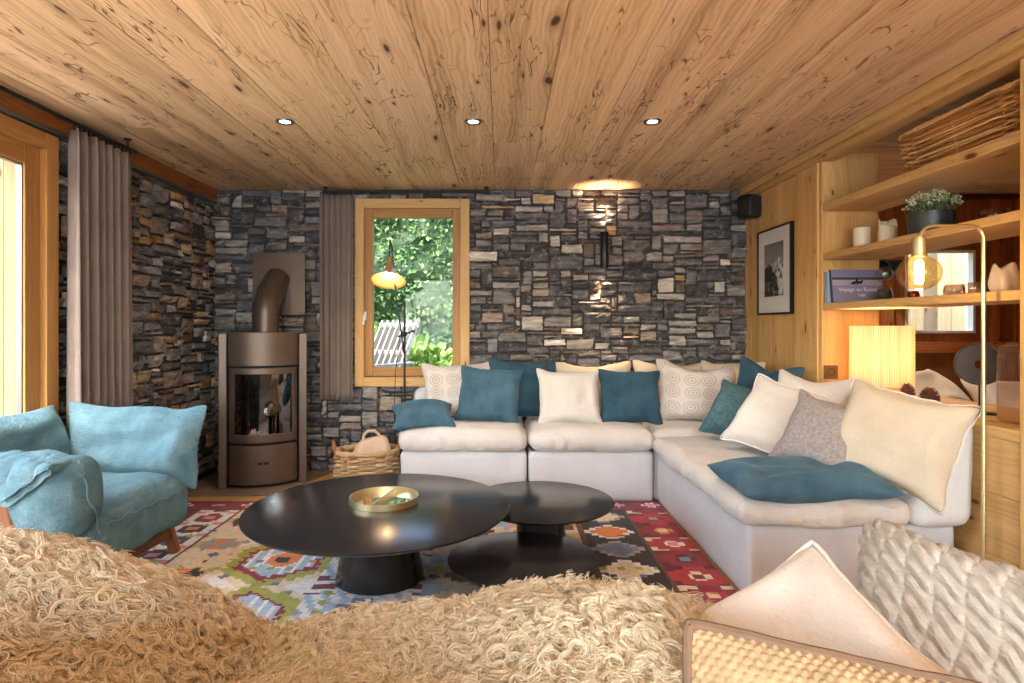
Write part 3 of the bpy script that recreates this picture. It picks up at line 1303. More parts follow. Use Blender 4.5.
hw = .235
for sx in (-1, 1):
    b = MB()
    b.box(sx * .276 - .029, sx * .276 + .029, -.19, .20, 0, 1.125)
    b.build('side_pillar', M_STOVE, st, bevel=.006)
b = MB()
b.prism(arc_plan(.245, .075, 18, -.135) + [(.245, .19), (-.245, .19)], .03, 1.10)
b.build('inner_body', M_STOVEDARK, st)
b = MB()
arc_slab(b, hw + .008, .085, -.16, .05, .885, 1.125)
b.prism(arc_plan(hw + .008, .085, 18, -.16) + [(hw + .008, .2), (-hw - .008, .2)], 1.118, 1.132)
b.build('upper_panel', M_STOVE, st, bevel=.003)
b = MB()
arc_slab(b, hw, .085, -.165, .03, .325, .385)
arc_slab(b, hw, .085, -.165, .03, .825, .87)
arc_slab(b, hw, .085, -.165, .03, .385, .825, -1, -.84, 4)
arc_slab(b, hw, .085, -.165, .03, .385, .825, .84, 1, 4)
dd = b.build('door', M_STOVE, st, bevel=.003)
b = MB()
arc_slab(b, hw, .085, -.150, .006, .38, .83, -.86, .86)
b.build('glass', M_STOVEGLASS, dd)
b = MB()
b.box(-.2, .2, -.12, -.11, .36, .84, col=(.9, .75, .55))
b.build('firebrick', plain('firebrick', S(150, 112, 82), .9, 0, .25, 7), st)
b = MB()
arc_slab(b, hw, .085, -.165, .05, .02, .305)
dw = b.build('drawer', M_STOVE, st, bevel=.003)
b = MB()
b.box(-.038, -.004, -.254, -.246, .168, .186)
b.box(.004, .038, -.254, -.246, .168, .186)
b.build('air_slot', M_STOVEDARK, dw)
b = MB()
pz = [(0, .03, 1.12), (0, .03, 1.27)]
for k in range(1, 7):
    a = k / 6 * R(38)
    pz.append((0, .03 + .16 * (1 - math.cos(a)), 1.27 + .16 * math.sin(a)))
pz.append((.024, .185, 1.535))
pz.append((.03, .215, 1.56))
b.tube([UNROT @ Vector(p) for p in pz], .098, 28)
b.tube([UNROT @ Vector(p) for p in ((0, .03, 1.245), (0, .03, 1.262))], .1015, 28)
b.tube([UNROT @ Vector(p) for p in ((0, .115, 1.443), (0, .122, 1.452))], .1015, 28)
b.build('flue_pipe', M_STOVE, st)
pl_ = PY(254, 254, 4.86)
b = MB()
b.box(-.172, .248, .198, .21, 1.265, 1.765, UNROT)
for sx in (-.147, .223):
    for z in (1.29, 1.74):
        b.lathe([(0, .258), (.007, .259), (.007, .262)], 8, (0, 0, 0), UNROT @ Matrix.Translation((sx, .456, z)) @ Matrix.Rotation(R(90), 4, 'X'))
b.build('wall_plate', M_STOVE, st, bevel=.002)

# black fire tools between curtain and stove
ft = thing('fire_tool_set', 'black metal fire tools standing by the left stone wall', 'fire tools', (-2.13, 3.72, .0))
b = MB()
b.lathe([(0, 0), (.10, 0), (.10, .015), (.02, .02), (.012, .03), (.012, .70), (0, .71)], 18)
b.build('stand', M_BLACK, ft)
for k, (dx, dy) in enumerate(((-.06, .0), (.06, .02), (.0, -.06))):
    b = MB()
    b.tube([(dx, dy, .12), (dx, dy, .56)], .006)
    b.tube([(dx, dy, .56), (dx, dy, .70 + .03 * k)], .011)
    if k == 0:
        b.box(dx - .045, dx + .045, dy - .01, dy + .01, .04, .16)
    elif k == 1:
        b.lathe([(.012, .12), (.04, .03), (0, .02)], 10, (dx, dy, 0))
    b.build('tool', M_BLACK, ft)

# ================================================================== COFFEE TABLES


def coffee_table(x, y, r, z, rb, rt, label, nm='coffee_table'):
    t_ = thing(nm, label, 'coffee table', (x, y, .01), 0, 'round black nesting coffee tables')
    z -= .01
    b = MB()
    b.lathe([(0, z - .016), (r - .012, z - .016), (r, z - .006), (r, z - .001), (r - .003, z), (0, z)], 96)
    b.build('tabletop', M_BLACKTABLE, t_)
    b = MB()
    b.lathe([(0, 0), (rb, 0), (rb, .004), (rb * .5 + rt * .5, (z - .016) * .5), (rt, z - .016)], 48)
    b.build('pedestal', M_BLACKTABLE, t_)
    return t_


coffee_table(-.57, 2.83, .612, .345, .205, .145, 'largest round black coffee table with a brass tray on it')
coffee_table(.205, 3.08, .372, .30, .125, .125, 'middle-sized round black coffee table in front of the back sofa')
coffee_table(.094, 2.57, .322, .20, .11, .11, 'lowest round black coffee table tucked beneath the other two')

ty = thing('tray', 'round brass rimmed mirror tray with a divider on the largest table', 'tray', (-.562, 2.885, .346), R(-12))
b = MB()
b.lathe([(.158, 0), (.164, 0), (.164, .030), (.158, .030), (.158, .003)], 64)
b.build('rim', M_BRASS, ty)
b = MB()
b.lathe([(0, .001), (.158, .001), (.158, .004), (0, .004)], 48)
b.build('mirror_base', M_MIRROR, ty)
b = MB()
b.box(-.004, .004, -.158, .158, .004, .028)
b.build('divider', M_BRASS, ty)
# ================================================================== SOFA


def soft(name, mat, parent, c, s, r, **kw):
    V, F = soft_box(c, s, r, **kw)
    o = mesh_obj(name, V, F, mat, parent, True)
    return o


G_SOFA = 'sections of the corner sofa'


def sofa(name, label, x0, x1, y0, y1, seed, backs, cush, grp=G_SOFA, base_h=.335, ct=.15):
    t_ = thing(name, label, 'sofa', (0, 0, 0), 0, grp)
    soft('base', M_LINEN, t_, ((x0 + x1) / 2, (y0 + y1) / 2, base_h / 2 + .006), (x1 - x0 - .008, y1 - y0, base_h), .022,
         n=(40, 40, 14), noise=.005, nscale=4, seed=seed, fold=.003)
    a0, a1, b0_, b1_ = cush
    soft('seat_cushion', M_SEAT, t_, ((a0 + a1) / 2, (b0_ + b1_) / 2, base_h + .003 + ct / 2), (a1 - a0, b1_ - b0_, ct), ct * .48,
         n=(56, 56, 12), crown=.022, noise=.013, nscale=5, seed=seed + 3, fold=.010)
    for (p0, p1, q0, q1, z1, sh) in backs:
        soft('backrest', M_LINEN, t_, ((p0 + p1) / 2, (q0 + q1) / 2, (base_h + z1) / 2), (p1 - p0, q1 - q0, z1 - base_h + .02), .055,
             n=(26, 26, 20), noise=.010, nscale=5, seed=seed + 7, shear=sh, fold=.006)
    return t_


SEAT = .49
sofa('sofa_section', 'left end section of the off-white sofa beside the woven floor basket', -.68, .178, 4.03, 4.82, 21,
     [(-.67, .17, 4.62, 4.76, .70, (0, .06))], (-.70, .175, 3.995, 4.70))
sofa('sofa_section', 'middle section of the off-white sofa below the wall light', .182, 1.03, 4.03, 4.82, 31,
     [(.19, 1.02, 4.62, 4.76, .70, (0, .06))], (.18, 1.035, 3.995, 4.70))
sofa('sofa_section', 'corner section of the off-white sofa under the patterned cushion', 1.034, 1.93, 4.06, 4.82, 41,
     [(1.04, 1.90, 4.66, 4.78, .70, (0, .04)), (1.76, 1.88, 4.07, 4.68, .72, (.04, 0))], (1.03, 1.76, 4.04, 4.74))
sofa('sofa_section', 'long off-white sofa section along the right wall with flat teal cushion', 1.05, 1.95, 2.56, 4.055, 51,
     [], (1.0, 1.74, 2.50, 4.05), ct=.115)

# thick wedge-shaped back of the long section, upright behind and sloping in front
V, F = soft_box((1.835, 3.262, .575), (.27, 1.585, .47), .07, n=(16, 50, 20), noise=.009, nscale=5, seed=58, fold=.005)
tt = np.clip((V[:, 2] - .34) / .47, 0, 1)
V[:, 0] = 1.968 - (1.968 - V[:, 0]) * (1 - .56 * tt)
mesh_obj('backrest', V, F, M_LINEN, bpy.data.objects['sofa_section.003'], True)

# ================================================================== PILLOWS (small cloth simulation)


def sim_pillow(W, H, T, seed, n=24, steps=190):
    ar = H / W
    nx, ny = n, max(10, int(round(n * ar)))
    g = np.random.default_rng(seed)
    ids = np.zeros((2, nx, ny), int)
    P = []
    k = 0
    for sd in (0, 1):
        for i in range(nx):
            for j in range(ny):
                border = i in (0, nx - 1) or j in (0, ny - 1)
                if sd == 1 and border:
                    ids[1, i, j] = ids[0, i, j]
                    continue
                x, y = (i / (nx - 1) - .5) * W, (j / (ny - 1) - .5) * H
                bulge = (1 - (2 * i / (nx - 1) - 1) ** 2) * (1 - (2 * j / (ny - 1) - 1) ** 2)
                P.append((x, (-1 if sd == 0 else 1) * (T * .25 * bulge), y))
                ids[sd, i, j] = k
                k += 1
    X = np.array(P) + g.normal(0, .0012, (k, 3))
    flat = X.copy()
    flat[:, 1] = 0
    E = []
    for sd in (0, 1):
        I = ids[sd]
        for (a, c, wgt) in ((I[:-1], I[1:], 1), (I[:, :-1], I[:, 1:], 1), (I[:-1, :-1], I[1:, 1:], .35), (I[1:, :-1], I[:-1, 1:], .35),
                            (I[:-2], I[2:], .06), (I[:, :-2], I[:, 2:], .06)):
            E.append(np.stack([a.ravel(), c.ravel(), np.full(a.size, wgt)], 1))
    E = np.vstack(E)
    ei, ej, ew = E[:, 0].astype(int), E[:, 1].astype(int), E[:, 2]
    L0 = np.linalg.norm(flat[ei] - flat[ej], axis=1)
    L0 *= 1 + g.normal(0, .012, len(L0))
    T3 = []
    for sd in (0, 1):
        I = ids[sd]
        a, bb, c, d = I[:-1, :-1].ravel(), I[1:, :-1].ravel(), I[1:, 1:].ravel(), I[:-1, 1:].ravel()
        tri = np.vstack([np.stack([a, bb, c], 1), np.stack([a, c, d], 1)])
        T3.append(tri if sd == 0 else tri[:, ::-1])
    T3 = np.vstack(T3)
    cnt = np.bincount(np.r_[ei, ej], minlength=k).astype(float)
    Vv = np.zeros_like(X)
    press = 1.0
    for it in range(steps):
        n_ = np.cross(X[T3[:, 1]] - X[T3[:, 0]], X[T3[:, 2]] - X[T3[:, 0]])
        Fo = np.zeros_like(X)
        for ax in range(3):
            for q in range(3):
                Fo[:, ax] += np.bincount(T3[:, q], n_[:, ax], minlength=k)
        th = X[:, 1].max() - X[:, 1].min()
        press = max(-1.0, min(1.0, (T - th) / T * 3))
        Fo = Fo / (W * H / (nx * ny)) * press
        Vv = (Vv + Fo * .0006) * .85
        X0 = X.copy()
        X = X + Vv
        for q in range(7):
            d = X[ej] - X[ei]
            L = np.linalg.norm(d, axis=1)
            L[L == 0] = 1e-9
            str_ = (L - L0) / L
            f = np.where(str_ > 0, str_, str_ * .35) * ew
            cr = d * (f * .5)[:, None]
            for ax in range(3):
                X[:, ax] += (np.bincount(ei, cr[:, ax], minlength=k) - np.bincount(ej, cr[:, ax], minlength=k)) / np.maximum(1, cnt * .28)
        Vv = X - X0
    # light smoothing
    acc = np.zeros_like(X)
    c2 = np.zeros(k)
    m = ew == 1
    for a, c in ((ei[m], ej[m]), (ej[m], ei[m])):
        for ax in range(3):
            acc[:, ax] += np.bincount(a, X[c, ax], minlength=k)
        c2 += np.bincount(a, minlength=k)
    X = X * .6 + acc / c2[:, None] * .4
    return X[ids[0]], X[ids[1]]                       # front / back grids (nx, ny, 3)


PB = {}


def pillow_base(ar, tr, seed):
    k = (ar, tr, seed)
    if k not in PB:
        PB[k] = sim_pillow(1.0, ar, tr, seed)
    return PB[k]


def catmull(G, f):
    """refine a grid along both axes"""
    for ax in (0, 1):
        G = np.moveaxis(G, ax, 0)
        n = len(G)
        Pd = np.concatenate([2 * G[:1] - G[1:2], G, 2 * G[-1:] - G[-2:-1]])
        t = np.linspace(0, n - 1, (n - 1) * f + 1)
        i = np.minimum(t.astype(int), n - 2)
        u = (t - i)[:, None, None]
        p0, p1, p2, p3 = Pd[i], Pd[i + 1], Pd[i + 2], Pd[i + 3]
        G = .5 * (2 * p1 + (p2 - p0) * u + (2 * p0 - 5 * p1 + 4 * p2 - p3) * u ** 2 + (3 * p1 - p0 - 3 * p2 + p3) * u ** 3)
        G = np.moveaxis(G, 0, ax)
    return G


def grids_to_mesh(A, B):
    """front grid A and back grid B share their border"""
    nx, ny = A.shape[:2]
    V = [tuple(p) for p in A.reshape(-1, 3)]
    UV = [(i / (nx - 1), j / (ny - 1)) for i in range(nx) for j in range(ny)]
    idb = np.zeros((nx, ny), int)
    for i in range(nx):
        for j in range(ny):
            if i in (0, nx - 1) or j in (0, ny - 1):
                idb[i, j] = i * ny + j
            else:
                idb[i, j] = len(V)
                V.append(tuple(B[i, j]))
                UV.append((i / (nx - 1), j / (ny - 1)))
    F = grid_faces(nx, ny)
    for i in range(nx - 1):
        for j in range(ny - 1):
            F.append([int(idb[i, j]), int(idb[i, j + 1]), int(idb[i + 1, j + 1]), int(idb[i + 1, j])])
    return V, F, UV


def border_loop(A):
    nx, ny = A.shape[:2]
    return [A[i, 0] for i in range(nx)] + [A[nx - 1, j] for j in range(1, ny)] + [A[i, ny - 1] for i in range(nx - 2, -1, -1)] + [A[0, j] for j in range(ny - 2, 0, -1)]


def pillow_grids(W, H, tr, seed, bend=0, twist=0, sag=0, pinch=0, lump=.012, flat=.38):
    A, B = pillow_base(round(H / W, 1), tr, seed)
    out = []
    sx, sz = W / (A[..., 0].max() - A[..., 0].min()), H / (A[..., 2].max() - A[..., 2].min())
    for G in (A, B):
        G = G.copy()
        G[..., 0] *= sx
        G[..., 2] *= sz
        G[..., 1] *= (sx + sz) / 2
        nx, ny = G.shape[:2]
        G[..., 1] *= (.84 + .34 * (1 - np.linspace(-1, 1, nx) ** 2)[:, None] * (1 - np.linspace(-1, 1, ny) ** 2)[None, :])
        flat_x = (np.linspace(-.5, .5, nx) * W)[:, None] * np.ones((1, ny))
        flat_z = (np.linspace(-.5, .5, ny) * H)[None, :] * np.ones((nx, 1))
        G[..., 0] = G[..., 0] * (1 - flat) + flat_x * flat
        G[..., 2] = G[..., 2] * (1 - flat) + flat_z * flat
        fz = G[..., 2] / H + .5
        # weight of the filling settles to the bottom
        G[..., 1] *= 1 + sag * (.5 - fz) * 1.2
        G[..., 1] += bend * (G[..., 0] ** 2) / W + twist * G[..., 0] * (fz - .4)
        G[..., 2] -= pinch * np.exp(-(G[..., 0] / (.2 * W)) ** 2) * np.clip(fz, 0, 1) ** 2 * H
        n = vnoise(G.reshape(-1, 3), 7, seed + 3).reshape(G.shape[:2])
        n2 = vnoise(G.reshape(-1, 3), 9, seed + 9).reshape(G.shape[:2])
        G[..., 1] += lump * n
        G[..., 2] += lump * .7 * n2
        out.append(G)
    return out


def pillow(label, W, H, mat, x, y, rest, yaw=0, lean=15, roll=0, seed=1, tr=.26, bend=0, twist=0, sag=.3, pinch=0, group='scatter cushions on the sofa',
           edge=None, edge_r=.004, name='cushion', refine=1, post=None, sink=.012, cz=None, parent=None, lump=.012, edge_wave=0, axes=None, flat=.38):
    A, B = pillow_grids(W, H, tr, seed, bend, twist, sag, pinch, lump, flat)
    M = Euler((0, 0, R(yaw))).to_matrix() @ Euler((R(-lean), 0, 0)).to_matrix() @ Euler((0, R(roll), 0)).to_matrix()
    if axes:
        ua = Vector(axes[0]).normalized()
        va = Vector(axes[1])
        va = (va - ua * va.dot(ua)).normalized()
        ya = va.cross(ua)
        M = Matrix((ua, ya, va)).transposed()
    Mn = np.array(M)
    if refine > 1:
        A, B = catmull(A, refine), catmull(B, refine)
    A0 = A @ Mn.T
    if post:
        A = post(A, W, H, -1)
        B = post(B, W, H, 1)
        for G in (A, B):
            pass
        B[0], B[-1], B[:, 0], B[:, -1] = A[0], A[-1], A[:, 0], A[:, -1]
    A, B = A @ Mn.T, B @ Mn.T
    zmin = min(A[..., 2].min(), B[..., 2].min())
    oz = (rest - sink - zmin) if cz is None else cz
    V, F, UV = grids_to_mesh(A, B)
    o = mesh_obj(name, V, F, mat, parent, True, uv=UV)
    o.location = (x, y, oz)
    if refine == 1:
        s = o.modifiers.new('smooth', 'SUBSURF')
        s.levels = s.render_levels = 2
    if parent is None:
        tag(o, label, 'cushion', group)
    if edge is not None:
        b = MB()
        lp = border_loop(A0)
        lp = [Vector(p) for p in lp]
        if edge_wave:
            # ruffled linen selvedge: a narrow ribbon outside the seam
            V2, F2 = [], []
            c0 = sum(lp, Vector()) / len(lp)
            nrm = Mn @ np.array([0, 1, 0])
            m_ = len(lp)
            for k in range(m_ * 3):
                i = k // 3
                u = (k % 3) / 3
                p = lp[i] * (1 - u) + lp[(i + 1) % m_] * u
                d = (p - c0).normalized()
                wv = Vector(nrm) * edge_wave * math.sin(k * .9) * .8
                V2 += [p - d * .004, p + d * edge_wave * (1 + .3 * math.sin(k * .7)) + wv]
            q = m_ * 3
            for k in range(q):
                l_ = (k + 1) % q
                F2.append([2 * k, 2 * k + 1, 2 * l_ + 1, 2 * l_])
            e = mesh_obj('edging', V2, F2, edge, o, True)
            sm = e.modifiers.new('thickness', 'SOLIDIFY')
            sm.thickness = .004
            sm.offset = 0
        else:
            b.tube(lp, edge_r, 8, closed=True)
            b.build('piping', edge, o)
    return o


# printed medallion cloth
def medallion_mat():
    t = NT('medallion_print_linen')
    uv = t.uv()
    sc = t.mapping(uv, (5.0, 4.6, 1))
    vo = t.n('TexVoronoi', voronoi_dimensions='2D')
    t.l(sc, vo.inputs['Vector'])
    vo.inputs['Scale'].default_value = 1
    vo.inputs['Randomness'].default_value = .25
    d = vo.outputs['Distance']
    rings = t.math('SINE', t.math('MULTIPLY', d, 34))
    tiny = t.noise(t.mapping(uv, (60, 60, 1)), 1, 2)
    h = t.math('ADD', t.math('MULTIPLY', rings, .35), t.math('MULTIPLY', tiny, 1.2))
    inside = t.ramp(d, [(.40, 1.0), (.5, 0.0)])
    f = t.math('MULTIPLY', t.ramp(h, [(.40, 0.0), (.8, 1.0)]), inside)
    col = t.mix(t.math('MULTIPLY', f, .62), S(206, 196, 188), S(160, 148, 144))
    t.color(col)
    t.b.inputs['Roughness'].default_value = .9
    t.b.inputs['Specular IOR Level'].default_value = .15
    t.bump(t.noise(t.obj(), 300, 2), .2, .002)
    return t.m


M_PRINT = medallion_mat()

# ---- back row along the stone wall
pillow('grey-beige printed cushion at the left end of the sofa below the window', .56, .46, M_PRINT, -.32, 4.50, SEAT, 3, 20, -2, 1, bend=-.1, twist=.12)
pillow('teal velvet square cushion leaning on the printed cushion at the sofa left', .47, .43, M_TEAL, -.085, 4.30, SEAT, -4, 22, 4, 2, twist=-.1)
pillow('dark teal velvet cushion half hidden behind another teal cushion', .54, .47, M_TEALD, .16, 4.52, SEAT, 4, 18, 3, 3)
pillow('small crushed teal velvet cushion lying at the sofa left end', .44, .32, M_TEAL, -.54, 4.17, SEAT - .02, 8, 66, -3, 4, tr=.36, sag=0)
pillow('white square cushion at the centre of the back sofa', .47, .42, M_CREAM, .485, 4.28, SEAT, 2, 20, 0, 5, twist=.08)
pillow('cream cushion under the wall light behind the white square cushion', .60, .46, M_SAND, .71, 4.55, SEAT, 2, 15, 0, 1, pinch=.06)
pillow('teal velvet square cushion right of the white one on the back sofa', .46, .42, M_TEALD, .925, 4.30, SEAT, -2, 20, 1, 2, twist=-.06)
pillow('cream cushion showing only its top behind the medallion cushion', .58, .45, M_SAND, 1.29, 4.58, SEAT, 4, 13, 2, 3, pinch=.05)
pillow('large beige cushion with medallion print in the sofa corner', .60, .48, M_PRINT, 1.42, 4.36, SEAT, -12, 22, 3, 5, pinch=.10, twist=.1)
pillow('cream cushion wedged in the far corner behind the dark teal cushion', .5, .46, M_SAND, 1.68, 4.42, SEAT, -45, 12, 0, 1)
# ---- right row along the shelves
pillow('dark teal velvet cushion with raised corners in the sofa corner', .46, .44, M_TEALD, 1.72, 3.92, .53, -58, 14, 6, 4, pinch=.14, twist=.15)
pillow('nubby teal wool cushion leaning on a big white cushion', .42, .40, M_TEALK, 1.50, 3.76, .455, -42, 32, 12, 3, tr=.34)
pillow('big white linen cushion between the nubby teal and grey cushions', .50, .47, M_CREAM, 1.545, 3.33, .452, -45, 38, 14, 2, edge=M_WHITE, edge_r=.004)
pillow('pale cream cushion behind the white and grey cushions by the pine post', .50, .46, M_CREAM, 1.72, 3.36, .47, -62, 14, 4, 1, pinch=.08)
pillow('grey wool cushion beside the largest cream cushion', .42, .41, M_GREYWOOL, 1.565, 2.90, .452, -44, 30, 14, 5, tr=.36)
pillow('largest cream cushion with ruffled edge at the end of the right sofa', .54, .47, M_SAND, 1.745, 2.665, SEAT, seed=3, tr=.28, edge=M_CREAM, edge_wave=.006, cz=.685,
       axes=((.22, -.42, -.07), (.15, .06, .42)))
pillow('teal velvet cushion lying flat at the near end of the right sofa', .68, .46, M_TEAL, 1.325, 2.67, .445, 2, 88, 0, 2, tr=.20, sag=0, sink=.006)
# ================================================================== CURTAINS AND RODS


def curtain(name, label, p0, p1, z0, z1, pleats, amp, out, flare=0, hook=0):
    """pleated cloth from p0 to p1 (x, y); out = unit vector of the room side"""
    t_ = thing(name, label, 'curtain', (p0[0], p0[1], z0), 0, 'curtains beside the windows')
    nu, nv = pleats * 14 + 1, 26
    V = []
    d = Vector((p1[0] - p0[0], p1[1] - p0[1]))
    for i in range(nu):
        f = i / (nu - 1)
        for j in range(nv):
            g = j / (nv - 1)
            z = (z1 - z0) * g
            ph = f * pleats * 2 * PI + .35 * math.sin(f * 9 + g * 1.4)
            a = amp * (1 - .25 * g + .25 * math.sin(f * 21)) * (.75 + .25 * math.sin(f * 5 + 1))
            o_ = a * math.sin(ph) + .25 * a * math.sin(2 * ph + g)
            s_ = f + flare * (1 - g) * (f - .5) + .006 * math.sin(ph * 2 + 1)
            if g > .97:
                o_ *= .8
            V.append((d.x * s_ + out[0] * o_, d.y * s_ + out[1] * o_, z))
    o = mesh_obj('panel', V, grid_faces(nu, nv), M_CURTAIN, t_, True)
    m = o.modifiers.new('thickness', 'SOLIDIFY')
    m.thickness = .004
    # header tape with hooks
    for k in range(pleats * 2):
        f = (k + .5) / (pleats * 2)
        b = MB()
        b.box(d.x * f - .004, d.x * f + .004, d.y * f - .004, d.y * f + .004, z1 - z0 - .005, z1 - z0 + .022)
        b.build('hook', M_BLACK, t_)
    return t_


curtain('curtain', 'full-length taupe curtain beside the glazed patio door', (-2.215, 3.10), (-2.215, 3.60), .02, 2.215, 7, .045, (1, 0), .04)
curtain('curtain', 'short taupe curtain left of the rear window', (-1.452, 4.80), (-1.185, 4.80), .60, 2.24, 6, .024, (0, -1), -.04)


def rod(label, a, b_, brackets, ceil=True):
    t_ = thing('curtain_rod', label, 'curtain rod', a, 0, 'black curtain rods')
    a, b_ = Vector(a), Vector(b_)
    b = MB()
    b.tube([(0, 0, 0), b_ - a], .011, 12)
    b.build('pole', M_BLACK, t_)
    for f in brackets:
        p = (b_ - a) * f
        b = MB()
        b.tube([p, (p.x, p.y, H - a.z)], .007, 8)
        b.lathe([(0, H - a.z - .006), (.022, H - a.z - .006), (.022, H - a.z), (0, H - a.z)], 14, (p.x, p.y, 0))
        b.build('bracket', M_BLACK, t_)
    return t_


rod('long black curtain rod running along the left wall above the patio door', (-2.215, .5, 2.245), (-2.215, 3.64, 2.245), (.03, .5, .975))
rod('short black curtain rod above the rear window', (-1.43, 4.80, 2.263), (-.09, 4.80, 2.263), (.02, .98))

# ================================================================== ARMCHAIR
ac = thing('armchair', 'low wooden armchair with washed blue linen cushions by the patio door', 'armchair', (-1.93, 2.76, .01), R(-5))
# local axes: +x faces the room, +y is the far side
for sy, w_ in ((-1, .445), (1, .375)):
    for (xa, xb) in ((.04, .20), (-.22, -.34)):
        b = MB()
        b.bar((xa, sy * w_, .545), (xb, sy * (w_ + .01), 0), .05, .035, (0, 1, 0))
        b.build('leg', M_WALNUT, ac, bevel=.006)
    b = MB()
    b.bar((-.30, sy * w_, .545), (.07, sy * w_, .56), .055, .03)
    b.build('armrest', M_WALNUT, ac, bevel=.006)
b = MB()
b.bar((.165, -.44, .10), (.165, .37, .10), .035, .045)
b.bar((-.28, -.44, .20), (-.28, .37, .20), .03, .045)
b.bar((.13, -.36, .27), (-.27, -.36, .24), .03, .05)
b.bar((.13, .36, .27), (-.27, .36, .24), .03, .05)
b.bar((-.27, -.34, .24), (-.36, -.34, .62), .04, .03)
b.bar((-.27, .34, .24), (-.36, .34, .62), .04, .03)
b.build('frame', M_WALNUT, ac, bevel=.005)
V, F = soft_box((.02, 0, .335), (.62, .68, .20), .085, n=(50, 50, 18), crown=.02, noise=.016, nscale=5, seed=71, fold=.012)
V[:, 2] -= .07 * np.clip((V[:, 0] - .05) / .28, 0, 1) * (V[:, 2] < .36)
o = mesh_obj('seat_cushion', V, F, M_BLUELINEN, ac, True)
b = MB()
b.tube([(.335 + .006 * math.sin(k * .9), -.27 + .54 * k / 20, .365 + .006 * math.sin(k * 1.7)) for k in range(21)], .005, 6)
b.build('seam', M_BLUELINEN, o)


def chair_pillow(nm, W, H_, x, y, z, yaw, lean, roll, seed, tr=.28, **kw):
    o = pillow(None, W, H_, M_BLUELINEN, 0, 0, 0, yaw, lean, roll, seed, tr, name=nm, parent=ac, cz=z, lump=.02, flat=.8, **kw)
    o.location = (x, y, z)
    return o


chair_pillow('back_cushion', .62, .40, -.32, -.02, .60, 90, 16, 0, 3)
chair_pillow('arm_cushion', .72, .42, .03, .30, .575, 3, 10, 1, 2, twist=.08, pinch=-.03)
# near arm: a cushion folded over the wooden armrest
nu, nv = 60, 44
V = []
for i in range(nu):
    f = i / (nu - 1)
    x = -.34 + .67 * f
    e = math.sqrt(max(0, 1 - max(0, (abs(2 * f - 1) - .72) / .28) ** 2))
    for j in range(nv):
        a = 2 * PI * j / nv
        ca, sa = math.cos(a), math.sin(a)
        w = .115 * (abs(ca) ** .75) * (1 if ca > 0 else -1)
        h_ = .165 * (abs(sa) ** .8) * (1 if sa > 0 else -1)
        if sa < 0:
            w *= 1 + .18 * abs(sa)
            h_ *= 1 - .10 * (ca > 0)
        V.append((x, -.345 + w * (.35 + .65 * e), .47 + .03 * f + h_ * (.45 + .55 * e)))
V = np.array(V)
cn = V - np.array([0, -.345, .47]) * np.array([0, 1, 1])
cn[:, 0] = 0
cn /= np.maximum(np.linalg.norm(cn, axis=1), 1e-6)[:, None]
V += cn * (.014 * vnoise(V, 7, 5) + .012 * vnoise(V * np.array([1, .4, .4]), 17, 8))[:, None]
F = grid_faces(nu, nv, 0, True)
F += [list(range(nv)), [(nu - 1) * nv + k for k in range(nv)][::-1]]
o = mesh_obj('arm_cushion', V, F, M_BLUELINEN, ac, True)
sm = o.modifiers.new('smooth', 'SUBSURF')
sm.levels = sm.render_levels = 1
b = MB()
b.tube([(.338, -.40 + .10 * k / 12 + .01 * math.sin(k), .60 - .26 * k / 12) for k in range(13)], .005, 6)
b.build('seam', M_BLUELINEN, o)
# flap of the folded cushion hanging over the armrest, its front corner drawn down
nu, nv = 50, 26
V = []
for i in range(nu):
    x = -.35 + .63 * i / (nu - 1)
    zb = np.interp(x, [-.35, .0, .09, .20, .28], [.575, .545, .50, .575, .625])
    for j in range(nv):
        g = j / (nv - 1)
        a = min(1, g * 1.7) * PI / 2
        y = -.33 - .135 * math.sin(a) - .012 * max(0, g - .6)
        zt = .655 + .012 * math.sin(x * 9) - .03 * max(0, x - .15) / .13
        z = zt - (zt - zb) * (1 - math.cos(min(1, g * 1.1) * PI / 2))
        V.append((x, y, z))
V = np.array(V)
nn_ = (.010 * vnoise(V, 12, 4) + .008 * vnoise(V * np.array([1.6, 1, .5]), 26, 9))
V[:, 1] -= nn_
V[:, 2] += nn_
fp_ = mesh_obj('arm_flap', V, grid_faces(nu, nv), M_BLUELINEN, ac, True)
sm = fp_.modifiers.new('thickness', 'SOLIDIFY')
sm.thickness = .035
sm.offset = 0
sm = fp_.modifiers.new('smooth', 'SUBSURF')
sm.levels = sm.render_levels = 1

# ================================================================== FLOOR LAMPS
# thin black lamp with a trumpet shade near the rear window
fl = thing('floor_lamp', 'thin black floor lamp with a glowing trumpet shade before the rear window', 'floor lamp', (-.736, 4.58, 0))
b = MB()
b.lathe([(0, 0), (.13, 0), (.13, .012), (.02, .02), (0, .02)], 32)
b.build('base', M_BLACK, fl)
b = MB()
b.tube([(0, 0, .015), (0, 0, 1.38)], .0085, 10)
b.build('pole', M_BLACK, fl)
kn = PY(402, 334, 4.56) - fl.location
tp = PY(390, 262, 4.50) - fl.location
b = MB()
b.tube([(-.05, 0, kn.z - .02), (.06, 0, kn.z + .02)], .008)
b.lathe([(0, -.022), (.022, -.018), (.026, 0), (.022, .018), (0, .022)], 14, (-.008, 0, kn.z))
b.lathe([(0, -.012), (.014, -.01), (.014, .01), (0, .012)], 10, (.065, 0, kn.z + .02))
b.build('joint', M_BLACK, fl)
b = MB()
b.tube([kn + Vector((0, -.02, 0)), kn + Vector((-.035, -.04, .24)), (tp.x + .005, tp.y + .045, tp.z + .12), (tp.x, tp.y, tp.z + .17), (tp.x - .004, tp.y, tp.z + .05)], .006, 8)
b.tube([kn + Vector((0, -.02, 0)), kn + Vector((.012, 0, -.14))], .006, 8)
b.build('arm', M_BLACK, fl)
b = MB()
prof = []
